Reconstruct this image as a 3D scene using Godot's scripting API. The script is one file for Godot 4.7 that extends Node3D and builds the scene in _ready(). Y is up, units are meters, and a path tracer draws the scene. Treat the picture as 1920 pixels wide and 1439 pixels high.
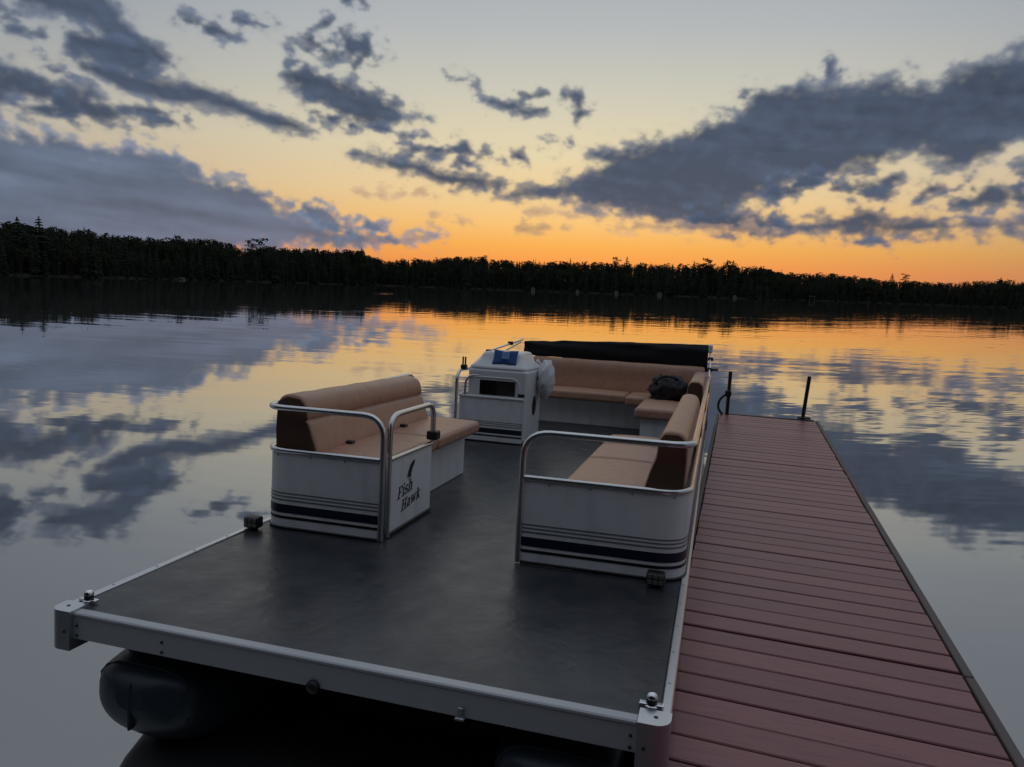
extends Node3D
# A pontoon boat tied to a plank dock on a calm lake after sunset. Metres, y up, the water surface is y = 0.

# ---------------------------------------------------------------- mesh building
class Mesher:
	var v := PackedVector3Array()
	var n := PackedVector3Array()
	var uv := PackedVector2Array()

	func tri(a: Vector3, b: Vector3, c: Vector3, na: Vector3, nb: Vector3, nc: Vector3, ta := Vector2.ZERO, tb := Vector2.ZERO, tc := Vector2.ZERO) -> void:
		if (b - a).cross(c - a).dot(na + nb + nc) > 0.0:      # front faces run clockwise
			v.append(a); v.append(c); v.append(b)
			n.append(na); n.append(nc); n.append(nb)
			uv.append(ta); uv.append(tc); uv.append(tb)
		else:
			v.append(a); v.append(b); v.append(c)
			n.append(na); n.append(nb); n.append(nc)
			uv.append(ta); uv.append(tb); uv.append(tc)

	func quad(a: Vector3, b: Vector3, c: Vector3, d: Vector3, m: Vector3) -> void:
		tri(a, b, c, m, m, m, Vector2(0, 0), Vector2(1, 0), Vector2(1, 1))
		tri(a, c, d, m, m, m, Vector2(0, 0), Vector2(1, 1), Vector2(0, 1))

	func face(p: PackedVector3Array, m: Vector3) -> void:      # flat convex polygon
		for i in range(1, p.size() - 1):
			tri(p[0], p[i], p[i + 1], m, m, m)

	# box with chamfered edges
	func cbox(lo: Vector3, hi: Vector3, b := 0.004) -> void:
		var c := (lo + hi) / 2.0
		var h := (hi - lo) / 2.0
		b = minf(b, minf(h.x, minf(h.y, h.z)) * 0.9)
		for ax in 3:
			var p := (ax + 1) % 3
			var q := (ax + 2) % 3
			for s in [-1.0, 1.0]:
				var m := Vector3.ZERO; m[ax] = s
				var cs := PackedVector3Array()
				for k in [[-1.0, -1.0], [1.0, -1.0], [1.0, 1.0], [-1.0, 1.0]]:
					var w := Vector3.ZERO
					w[ax] = s * h[ax]; w[p] = k[0] * (h[p] - b); w[q] = k[1] * (h[q] - b)
					cs.append(c + w)
				face(cs, m)
			for s in [-1.0, 1.0]:
				for t in [-1.0, 1.0]:
					var m2 := Vector3.ZERO; m2[p] = s; m2[q] = t
					var es := PackedVector3Array()
					for k in [[-1.0, 0], [1.0, 0], [1.0, 1], [-1.0, 1]]:
						var w := Vector3.ZERO
						w[ax] = k[0] * (h[ax] - b)
						w[p] = s * (h[p] if k[1] == 0 else h[p] - b)
						w[q] = t * (h[q] - b if k[1] == 0 else h[q])
						es.append(c + w)
					face(es, m2.normalized())
		for x in [-1.0, 1.0]:
			for y in [-1.0, 1.0]:
				for z in [-1.0, 1.0]:
					var s3 := Vector3(x, y, z)
					var a := c + s3 * Vector3(h.x, h.y - b, h.z - b)
					var d := c + s3 * Vector3(h.x - b, h.y, h.z - b)
					var e := c + s3 * Vector3(h.x - b, h.y - b, h.z)
					var m3 := s3.normalized()
					tri(a, d, e, m3, m3, m3)

	# box with round edges; puff lifts the middle of the top like a stuffed cushion
	func rbox(lo: Vector3, hi: Vector3, r: float, puff := 0.0, seg := 3) -> void:
		var lists := []
		for ax in 3:
			var l := PackedFloat32Array()
			for k in seg + 1:
				l.append(lo[ax] + r * float(k) / seg)
			for k in range(1, 4):
				l.append(lerpf(lo[ax] + r, hi[ax] - r, k / 4.0))
			for k in seg + 1:
				l.append(hi[ax] - r * (1.0 - float(k) / seg))
			lists.append(l)
		var ilo := lo + Vector3.ONE * r
		var ihi := hi - Vector3.ONE * r
		for ax in 3:
			var p := (ax + 1) % 3
			var q := (ax + 2) % 3
			var lp: PackedFloat32Array = lists[p]
			var lq: PackedFloat32Array = lists[q]
			for side in [lo[ax], hi[ax]]:
				var pts := []
				for i in lp.size():
					var row := []
					for j in lq.size():
						var w := Vector3.ZERO
						w[ax] = side; w[p] = lp[i]; w[q] = lq[j]
						var cc := w.clamp(ilo, ihi)
						var m := (w - cc).normalized()
						var pos := cc + m * r
						if puff != 0.0 and pos.y > (lo.y + hi.y) / 2.0:
							var fx := clampf((pos.x - lo.x) / (hi.x - lo.x) * 2.0 - 1.0, -1, 1)
							var fz := clampf((pos.z - lo.z) / (hi.z - lo.z) * 2.0 - 1.0, -1, 1)
							pos.y += puff * (1.0 - fx * fx) * (1.0 - pow(fz, 4.0))
							m = (m + Vector3(fx, 0, fz * fz * fz) * puff * 4.0).normalized()
						row.append([pos, m])
					pts.append(row)
				for i in lp.size() - 1:
					for j in lq.size() - 1:
						var a = pts[i][j]; var b = pts[i + 1][j]; var c = pts[i + 1][j + 1]; var d = pts[i][j + 1]
						tri(a[0], b[0], c[0], a[1], b[1], c[1])
						tri(a[0], c[0], d[0], a[1], c[1], d[1])

	# skin over rings of equal size, smooth, capped at both ends unless told otherwise
	func loft(rings: Array, cap := true, closed := true) -> void:
		var m: int = rings[0].size()
		var nr := rings.size()
		var nor := []
		var mid := []
		for i in nr:
			var arr := PackedVector3Array(); arr.resize(m)
			nor.append(arr)
			var c := Vector3.ZERO
			for q in rings[i]: c += q
			mid.append(c / m)
		var last := m if closed else m - 1
		for i in nr - 1:
			for j in last:
				var k := (j + 1) % m
				var f: Vector3 = (rings[i + 1][j] - rings[i][j]).cross(rings[i][k] - rings[i][j]) + (rings[i + 1][k] - rings[i][k]).cross(rings[i + 1][k] - rings[i + 1][j])
				nor[i][j] += f; nor[i][k] += f; nor[i + 1][j] += f; nor[i + 1][k] += f
		var sum := 0.0
		for i in nr:
			for j in m:
				nor[i][j] = nor[i][j].normalized()
				sum += nor[i][j].dot((rings[i][j] - mid[i]))
		var sgn := 1.0 if sum >= 0.0 else -1.0
		for i in nr - 1:
			for j in last:
				var k := (j + 1) % m
				var ta := Vector2(float(j) / m, float(i) / nr); var tb := Vector2(float(j + 1) / m, float(i) / nr)
				var tc := Vector2(float(j + 1) / m, float(i + 1) / nr); var td := Vector2(float(j) / m, float(i + 1) / nr)
				tri(rings[i][j], rings[i][k], rings[i + 1][k], nor[i][j] * sgn, nor[i][k] * sgn, nor[i + 1][k] * sgn, ta, tb, tc)
				tri(rings[i][j], rings[i + 1][k], rings[i + 1][j], nor[i][j] * sgn, nor[i + 1][k] * sgn, nor[i + 1][j] * sgn, ta, tc, td)
		if cap:
			for e in [0, nr - 1]:
				var o: Vector3 = (mid[0] - mid[1] if e == 0 else mid[nr - 1] - mid[nr - 2]).normalized()
				var fn := Vector3.ZERO
				for j in m:
					fn += (rings[e][j] - mid[e]).cross(rings[e][(j + 1) % m] - mid[e])
				fn = fn.normalized()
				if fn.dot(o) < 0.0: fn = -fn
				for j in m:
					tri(mid[e], rings[e][j], rings[e][(j + 1) % m], fn, fn, fn)

	func tube(path: PackedVector3Array, r: float, sides := 10, r_end := -1.0) -> void:
		var rings := []
		var t0 := (path[1] - path[0]).normalized()
		var u := t0.cross(Vector3.UP if absf(t0.y) < 0.9 else Vector3.RIGHT).normalized()
		for i in path.size():
			var t := ((path[mini(i + 1, path.size() - 1)] - path[maxi(i - 1, 0)])).normalized()
			u = (u - t * u.dot(t)).normalized()
			var w := t.cross(u)
			var rr := r if r_end < 0.0 else lerpf(r, r_end, float(i) / (path.size() - 1))
			var ring := PackedVector3Array()
			for k in sides:
				var a := TAU * k / sides
				ring.append(path[i] + (u * cos(a) + w * sin(a)) * rr)
			rings.append(ring)
		loft(rings)

	# upright sheet of given thickness over a plan polyline (x, z), from y0 to y1
	func wall(plan: PackedVector2Array, y0: float, y1: float, thick: float, out_off := 0.0) -> void:
		var np := plan.size()
		var nrm := PackedVector2Array()
		for i in np:
			var d := (plan[mini(i + 1, np - 1)] - plan[maxi(i - 1, 0)]).normalized()
			nrm.append(Vector2(d.y, -d.x))
		for i in np - 1:
			var qs := []
			for k in [i, i + 1]:
				var o: Vector2 = plan[k] + nrm[k] * out_off
				var q: Vector2 = plan[k] + nrm[k] * (out_off - thick)
				qs.append([o, q, Vector3(nrm[k].x, 0, nrm[k].y)])
			var a = qs[0]; var b = qs[1]
			var a0 := Vector3(a[0].x, y0, a[0].y); var a1 := Vector3(a[0].x, y1, a[0].y)
			var b0 := Vector3(b[0].x, y0, b[0].y); var b1 := Vector3(b[0].x, y1, b[0].y)
			var c0 := Vector3(a[1].x, y0, a[1].y); var c1 := Vector3(a[1].x, y1, a[1].y)
			var d0 := Vector3(b[1].x, y0, b[1].y); var d1 := Vector3(b[1].x, y1, b[1].y)
			tri(a0, b0, b1, a[2], b[2], b[2]); tri(a0, b1, a1, a[2], b[2], a[2])
			tri(c0, d0, d1, -a[2], -b[2], -b[2]); tri(c0, d1, c1, -a[2], -b[2], -a[2])
			quad(a1, b1, d1, c1, Vector3.UP)
			quad(a0, b0, d0, c0, Vector3.DOWN)
			if i == 0:
				var e := (plan[0] - plan[1]).normalized(); quad(a0, a1, c1, c0, Vector3(e.x, 0, e.y))
			if i == np - 2:
				var e2 := (plan[np - 1] - plan[np - 2]).normalized(); quad(b0, b1, d1, d0, Vector3(e2.x, 0, e2.y))

	# body of revolution about the y axis through at; profile holds (radius, height)
	func lathe(at: Vector3, profile: PackedVector2Array, sides := 16) -> void:
		var rings := []
		for p in profile:
			var ring := PackedVector3Array()
			for k in sides:
				var a := TAU * k / sides
				ring.append(at + Vector3(cos(a) * p.x, p.y, sin(a) * p.x))
			rings.append(ring)
		loft(rings)

	func mesh() -> ArrayMesh:
		var arr := []
		arr.resize(Mesh.ARRAY_MAX)
		arr[Mesh.ARRAY_VERTEX] = v
		arr[Mesh.ARRAY_NORMAL] = n
		arr[Mesh.ARRAY_TEX_UV] = uv
		var out := ArrayMesh.new()
		out.add_surface_from_arrays(Mesh.PRIMITIVE_TRIANGLES, arr)
		return out

# polyline with rounded corners
static func fillet(p: PackedVector3Array, r: float, seg := 6) -> PackedVector3Array:
	var out := PackedVector3Array([p[0]])
	for i in range(1, p.size() - 1):
		var a := (p[i - 1] - p[i])
		var b := (p[i + 1] - p[i])
		var d := minf(r, minf(a.length(), b.length()) * 0.49)
		var s := p[i] + a.normalized() * d
		var e := p[i] + b.normalized() * d
		for k in seg + 1:
			var t := float(k) / seg
			out.append(s.lerp(p[i], t).lerp(p[i].lerp(e, t), t))
	out.append(p[p.size() - 1])
	return out

static func plan_fillet(p: Array, r: float, seg := 8) -> PackedVector2Array:
	var q := PackedVector3Array()
	for a in p: q.append(Vector3(a[0], 0, a[1]))
	var out := PackedVector2Array()
	for a in fillet(q, r, seg): out.append(Vector2(a.x, a.z))
	return out

# ---------------------------------------------------------------- nodes
var used := {}

func numbered(called: String) -> String:
	if not used.has(called):
		used[called] = 0
		return called
	used[called] += 1
	return "%s_%03d" % [called, used[called]]

func tag(o: Node, label: String, category: String, group := "", kind := "") -> Node:
	if label: o.set_meta("label", label)
	if category: o.set_meta("category", category)
	if group: o.set_meta("group", group)
	if kind: o.set_meta("kind", kind)
	return o

func thing(called: String, label: String, category: String, at := Vector3.ZERO, group := "") -> Node3D:
	var o := Node3D.new()
	o.name = numbered(called)
	o.position = at
	add_child(o)
	tag(o, label, category, group)
	return o

func part(called: String, m, mat: Material, parent: Node) -> MeshInstance3D:
	var o := MeshInstance3D.new()
	o.name = called if parent != self else numbered(called)
	o.mesh = m.mesh() if m is Mesher else m
	o.material_override = mat
	o.cast_shadow = GeometryInstance3D.SHADOW_CASTING_SETTING_ON
	parent.add_child(o, true)
	return o

func structure(called: String, m, mat: Material) -> MeshInstance3D:
	var o := part(called, m, mat, self)
	o.set_meta("kind", "structure")
	return o

# ---------------------------------------------------------------- materials
var M := {}

func paint(r: float, g: float, b: float, rough := 0.6, metal := 0.0, spec := 0.5) -> StandardMaterial3D:
	var m := StandardMaterial3D.new()
	m.albedo_color = Color(r, g, b).linear_to_srgb()
	m.roughness = rough
	m.metallic = metal
	m.metallic_specular = spec
	return m

func noise(freq: float, seed_: int, octaves := 4, kind := FastNoiseLite.TYPE_SIMPLEX_SMOOTH) -> FastNoiseLite:
	var f := FastNoiseLite.new()
	f.noise_type = kind
	f.seed = seed_
	f.frequency = freq
	f.fractal_octaves = octaves
	return f

# square, seamless picture of a noise with its own colour ramp; stretch > 1 draws the grain out along u
func grain(size: int, freq: float, seed_: int, cols: Array, stretch := 1.0, octaves := 5) -> ImageTexture:
	var im := noise(freq, seed_, octaves).get_seamless_image(size, size)
	if stretch > 1.0:
		im.resize(int(size / 1.0), int(size / stretch), Image.INTERPOLATE_LANCZOS)
		var tall := Image.create(size, size, false, im.get_format())
		var k := 0
		while k < size:
			tall.blit_rect(im, Rect2i(0, 0, size, im.get_height()), Vector2i(0, k)); k += im.get_height()
		im = tall
	var lut := PackedByteArray()
	for i in 256:
		var t := i / 255.0 * (cols.size() - 1)
		var a: Color = cols[int(floor(t))]
		var b: Color = cols[mini(int(floor(t)) + 1, cols.size() - 1)]
		var c := a.lerp(b, t - floor(t)).linear_to_srgb()
		lut.append(int(clampf(c.r, 0, 1) * 255)); lut.append(int(clampf(c.g, 0, 1) * 255)); lut.append(int(clampf(c.b, 0, 1) * 255))
	im.convert(Image.FORMAT_L8)
	var src := im.get_data()
	var out := PackedByteArray()
	out.resize(src.size() * 3)
	for i in src.size():
		var k := src[i] * 3
		out[i * 3] = lut[k]; out[i * 3 + 1] = lut[k + 1]; out[i * 3 + 2] = lut[k + 2]
	return ImageTexture.create_from_image(Image.create_from_data(size, size, false, Image.FORMAT_RGB8, out))

func triplanar(m: StandardMaterial3D, scale: Vector3, world := false) -> StandardMaterial3D:
	m.uv1_triplanar = true
	m.uv1_world_triplanar = world
	m.uv1_scale = scale
	return m

func bumpy(m: StandardMaterial3D, tex: Texture2D, cm: float) -> void:
	m.heightmap_enabled = true
	m.heightmap_texture = tex
	m.heightmap_scale = cm

# ---------------------------------------------------------------- sky
# clouds of that evening: kind (0 far bank, 1 near slate clouds, 2 thin streaks), raggedness and softness of the edge in degrees, outline:
# "p" = polygon of azimuth, elevation; "c" = chain of azimuth, elevation, half-width. Azimuth 0 is north (-z), east positive.
const CLOUDS := [
	["p", 0, 0.57, 0.25, [-57.43, 7.77, -53.57, 7.91, -50.92, 8.44, -49.26, 8.5, -47.25, 8.24, -45.13, 8.3, -43.57, 8.34, -41.31, 8.1, -39.92, 7.68, -39.46, 7.01, -38.64, 6.66, -36.72, 6.3, -35.11, 5.83, -33.47, 5.05, -31.8, 4.4, -29.9, 3.89, -27.58, 3.54, -25.22, 3.64, -22.84, 3.59, -26.0, 2.98, -29.89, 2.58, -35.14, 2.17, -42.12, 1.67, -51.24, 1.18, -57.84, 0.8]],
	["p", 1, 0.45, 0.29, [-11.87, 9.88, -10.73, 10.57, -8.41, 10.96, -6.49, 11.11, -4.27, 11.89, -2.09, 12.7, -0.69, 13.42, -0.21, 14.26, 1.74, 14.35, 2.76, 14.63, 4.31, 14.48, 5.47, 14.63, 6.81, 14.38, 8.41, 14.51, 9.34, 14.63, 11.24, 14.02, 12.38, 14.53, 13.21, 14.99, 15.14, 15.37, 17.55, 15.4, 20.63, 14.68, 21.16, 10.07, 17.86, 10.21, 15.99, 9.95, 14.97, 9.0, 13.89, 8.35, 12.38, 8.54, 11.26, 9.19, 9.84, 9.39, 8.57, 9.31, 7.98, 8.71, 6.34, 8.62, 5.39, 7.84, 4.38, 7.61, 2.98, 7.7, 1.27, 6.69, -0.16, 6.32, -0.86, 5.79, 2.8, 5.44, 3.57, 4.63, -0.03, 4.53, -4.17, 4.69, -7.7, 5.32, -11.69, 6.01, -14.9, 6.31, -17.7, 6.29, -19.52, 6.8, -16.55, 7.68, -14.17, 8.02, -12.21, 8.56, -11.05, 9.22]],
	["p", 1, 0.53, 0.29, [-4.65, 6.14, -0.52, 6.17, 2.79, 5.59, 5.58, 5.59, 8.22, 6.0, 10.2, 5.55, 12.05, 5.74, 14.76, 5.35, 16.72, 5.64, 21.4, 5.7, 21.79, 4.34, 16.84, 4.47, 11.86, 4.44, 10.02, 4.02, 5.7, 4.14, 1.44, 4.39, -3.79, 4.62]],
	["c", 1, 0.37, 0.28, [-48.93, 16.42, 1.07, -46.36, 16.49, 1.39, -44.89, 16.02, 1.48, -44.47, 14.87, 1.39, -43.72, 14.06, 1.48, -42.15, 13.98, 0.98, -40.86, 13.68, 0.41]],
	["c", 1, 0.41, 0.24, [-46.59, 14.05, 0.9, -44.96, 13.86, 1.07, -42.79, 13.56, 0.74]],
	["c", 1, 0.16, 0.17, [-46.04, 12.91, 0.49, -44.08, 12.42, 0.74, -41.87, 12.24, 0.82, -39.57, 12.03, 0.82, -37.88, 11.72, 0.7, -36.14, 11.22, 0.7, -34.36, 10.8, 0.7, -32.91, 10.54, 0.49, -31.8, 10.38, 0.16]],
	["c", 1, 0.49, 0.28, [-51.89, 10.58, 1.64, -49.97, 11.5, 0.98, -49.15, 11.18, 1.07, -47.73, 11.09, 1.07, -46.56, 10.78, 1.15, -45.38, 10.3, 0.82, -44.15, 10.07, 0.57, -43.52, 10.02, 0.33]],
	["c", 1, 0.49, 0.24, [-46.59, 10.14, 0.57, -47.76, 10.3, 0.9, -49.76, 9.85, 0.41, -48.94, 9.43, 0.33]],
	["c", 1, 0.49, 0.21, [-43.81, 10.84, 0.41, -42.87, 10.79, 0.57, -41.58, 10.52, 0.41, -40.27, 10.5, 0.16]],
	["c", 1, 0.41, 0.21, [-42.89, 9.89, 0.33, -41.27, 9.98, 0.33, -40.78, 9.94, 0.16]],
	["c", 1, 0.49, 0.21, [-49.84, 14.36, 0.37, -49.02, 14.22, 0.37, -48.47, 14.02, 0.16]],
	["c", 1, 0.49, 0.21, [-48.67, 12.57, 0.37, -47.67, 12.55, 0.37, -47.09, 12.49, 0.21]],
	["c", 1, 0.49, 0.21, [-40.14, 16.8, 0.33, -38.82, 16.37, 0.57, -37.81, 16.19, 0.49, -36.78, 16.16, 0.25]],
	["c", 1, 0.49, 0.21, [-37.12, 16.92, 0.33, -35.73, 16.94, 0.33, -34.68, 16.98, 0.21]],
	["c", 1, 0.57, 0.24, [-33.44, 16.41, 0.33, -32.35, 16.2, 0.74, -31.44, 15.96, 0.57, -30.7, 15.53, 0.49]],
	["c", 1, 0.57, 0.24, [-29.97, 16.77, 0.49, -29.22, 16.17, 0.9, -28.1, 16.1, 0.9, -28.47, 15.39, 0.66, -28.84, 14.92, 0.41]],
	["c", 1, 0.41, 0.21, [-31.81, 17.57, 0.33, -30.71, 17.62, 0.33]],
	["c", 1, 0.41, 0.21, [-33.44, 15.01, 0.33, -32.9, 15.01, 0.21]],
	["c", 1, 0.41, 0.24, [-32.9, 13.96, 0.9, -31.81, 13.38, 1.15, -30.32, 13.16, 1.23, -29.19, 12.55, 1.31, -27.67, 12.31, 1.23, -26.33, 12.23, 0.9, -25.36, 12.08, 0.41, -23.81, 12.1, 0.29, -23.22, 11.88, 0.12]],
	["c", 1, 0.57, 0.24, [-31.8, 11.98, 0.49, -30.69, 11.37, 0.49, -29.18, 11.13, 0.37, -27.66, 11.06, 0.33, -25.73, 10.82, 0.33, -24.18, 10.84, 0.29]],
	["c", 1, 0.33, 0.21, [-29.55, 9.1, 0.25, -27.64, 8.97, 0.49, -25.31, 8.62, 0.66, -22.94, 8.18, 0.74, -20.95, 7.78, 0.66, -18.95, 7.63, 0.49, -17.95, 7.63, 0.25]],
	["c", 1, 0.49, 0.21, [-26.1, 9.69, 0.37, -24.15, 9.62, 0.41, -22.58, 9.81, 0.57, -21.01, 10.04, 0.74, -20.01, 9.82, 0.41, -18.22, 9.63, 0.16]],
	["c", 1, 0.41, 0.21, [-21.77, 8.99, 0.41, -20.58, 8.78, 0.41, -19.58, 8.67, 0.21]],
	["c", 1, 0.37, 0.17, [-19.73, 13.46, 0.21, -18.74, 13.28, 0.37, -17.55, 13.11, 0.49, -16.35, 12.86, 0.49, -15.16, 12.75, 0.29]],
	["c", 1, 0.41, 0.17, [-16.59, 13.86, 0.16, -15.41, 14.0, 0.33]],
	["c", 1, 0.45, 0.21, [-13.64, 13.93, 0.49, -12.65, 13.7, 0.49, -12.22, 12.99, 0.49, -12.8, 12.62, 0.33]],
	["c", 1, 0.37, 0.17, [-17.22, 9.48, 0.29, -16.62, 9.46, 0.45, -16.02, 9.33, 0.21]],
	["c", 2, 0.29, 0.14, [-28.96, 6.64, 0.12, -27.61, 6.57, 0.21, -25.47, 6.49, 0.12]],
	["c", 2, 0.29, 0.14, [-24.49, 6.7, 0.16, -22.9, 6.39, 0.16]],
	["c", 2, 0.29, 0.14, [-16.27, 5.48, 0.21, -14.06, 5.55, 0.21, -11.47, 5.59, 0.12]],
	["c", 2, 0.29, 0.14, [-16.84, 4.64, 0.21, -15.23, 4.5, 0.25, -12.81, 4.46, 0.12]],
	["c", 2, 0.33, 0.14, [-10.43, 4.64, 0.16, -7.67, 4.78, 0.33, -3.8, 4.78, 0.37, 0.69, 4.76, 0.33]],
	["c", 0, 0.57, 0.21, [-32.36, 5.19, 0.49, -31.42, 4.95, 0.74, -30.28, 4.48, 0.74, -29.32, 3.92, 0.49]],
	["c", 0, 0.41, 0.17, [-28.36, 4.08, 0.25, -27.39, 3.86, 0.37]],
	["c", 2, 0.29, 0.14, [-26.01, 3.37, 0.25, -24.43, 3.64, 0.37, -23.04, 3.54, 0.16]],
	["c", 2, 0.29, 0.14, [-22.87, 5.0, 0.16, -21.27, 4.83, 0.21, -20.26, 4.75, 0.12]],
	["c", 2, 0.29, 0.14, [-23.05, 4.29, 0.21, -22.65, 4.07, 0.12]],
	["c", 1, 0.49, 0.21, [-0.9, 13.84, 0.33, -0.56, 14.1, 0.33]],
	["c", 1, 0.49, 0.21, [4.28, 14.87, 0.33, 4.58, 15.24, 0.37]],
	["c", 1, 0.41, 0.17, [-22.12, 14.79, 0.12, -20.74, 14.41, 0.21, -20.14, 14.19, 0.12]],
	["c", 1, 0.41, 0.17, [-29.98, 19.05, 0.49, -28.5, 19.19, 0.33]],
	["c", 1, 0.57, 0.24, [-50.61, 15.21, 0.74, -52.17, 15.45, 1.64]],
	["c", 1, 0.57, 0.24, [-14.68, 10.64, 0.16, -13.49, 10.59, 0.29]],
	["c", 1, 0.33, 0.17, [7.07, 4.0, 0.21, 8.72, 4.08, 0.25, 9.86, 4.02, 0.12]],
	["c", 1, 0.49, 0.24, [10.87, 6.78, 0.41, 11.13, 7.25, 0.57, 11.57, 7.51, 0.33]],
	["c", 1, 0.49, 0.21, [5.77, 7.37, 0.37, 7.13, 7.21, 0.53, 8.78, 7.03, 0.53, 9.75, 6.94, 0.16]],
	["c", 1, 0.49, 0.21, [1.58, 7.35, 0.57, 3.31, 7.87, 0.74, 5.0, 8.37, 0.66]],
	["c", 1, 0.57, 0.21, [12.8, 7.4, 0.25, 13.56, 7.18, 0.37, 13.16, 6.72, 0.21]],
	["c", 1, 0.49, 0.24, [9.65, 8.08, 0.41, 8.05, 7.95, 0.49, 6.74, 7.81, 0.33]],
	["c", 1, 0.57, 0.24, [12.6, 6.3, 0.66, 14.64, 6.58, 0.82, 16.04, 6.86, 0.66, 17.69, 6.8, 0.66]],
	["c", 1, 0.57, 0.24, [15.92, 7.99, 0.41, 17.54, 8.22, 0.98]],
]
const SUNSET := -12.0

static func ramp(stops: Array, x: float) -> Vector3:
	for i in stops.size() - 1:
		if x < stops[i + 1][0]:
			var t: float = clampf((x - stops[i][0]) / (stops[i + 1][0] - stops[i][0]), 0, 1)
			return stops[i][1].lerp(stops[i + 1][1], t)
	return stops[stops.size() - 1][1]

const GLOW := [[0.0, Vector3(0.88, 0.26, 0.085)], [1.8, Vector3(0.97, 0.33, 0.075)], [3.2, Vector3(0.975, 0.445, 0.09)], [4.8, Vector3(0.97, 0.56, 0.185)], [6.8, Vector3(0.90, 0.635, 0.31)], [10.0, Vector3(0.79, 0.67, 0.43)], [14.0, Vector3(0.62, 0.595, 0.485)], [18.0, Vector3(0.475, 0.495, 0.495)], [22.0, Vector3(0.39, 0.42, 0.455)], [30.0, Vector3(0.395, 0.43, 0.48)], [50.0, Vector3(0.42, 0.46, 0.52)], [90.0, Vector3(0.42, 0.465, 0.53)]]
const DUSK := [[0.0, Vector3(0.085, 0.085, 0.115)], [6.0, Vector3(0.10, 0.10, 0.135)], [14.0, Vector3(0.105, 0.118, 0.16)], [30.0, Vector3(0.19, 0.22, 0.28)], [50.0, Vector3(0.31, 0.35, 0.42)], [90.0, Vector3(0.42, 0.465, 0.53)]]

static func air(az: float, el: float) -> Vector3:
	var d := absf(wrapf(az - SUNSET, -180.0, 180.0))
	var w := exp(-pow(d / 62.0, 2.0))
	var c := ramp(GLOW, el)
	# away from the sunset the low air turns from orange to a dull rose
	var far := clampf(d / 44.0, 0, 1)
	far *= far
	var low := exp(-el / 9.0)
	c = c.lerp(Vector3(c.x * 0.42, c.y * 0.72, c.z * 1.6), far * low)
	# and the higher air to a cool grey
	c = c.lerp(Vector3(0.36, 0.40, 0.447), 0.85 * smoothstep(14.0, 46.0, d) * smoothstep(9.0, 20.0, el) * (1.0 - smoothstep(30.0, 60.0, el)))
	return ramp(DUSK, el).lerp(c, w)

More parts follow.
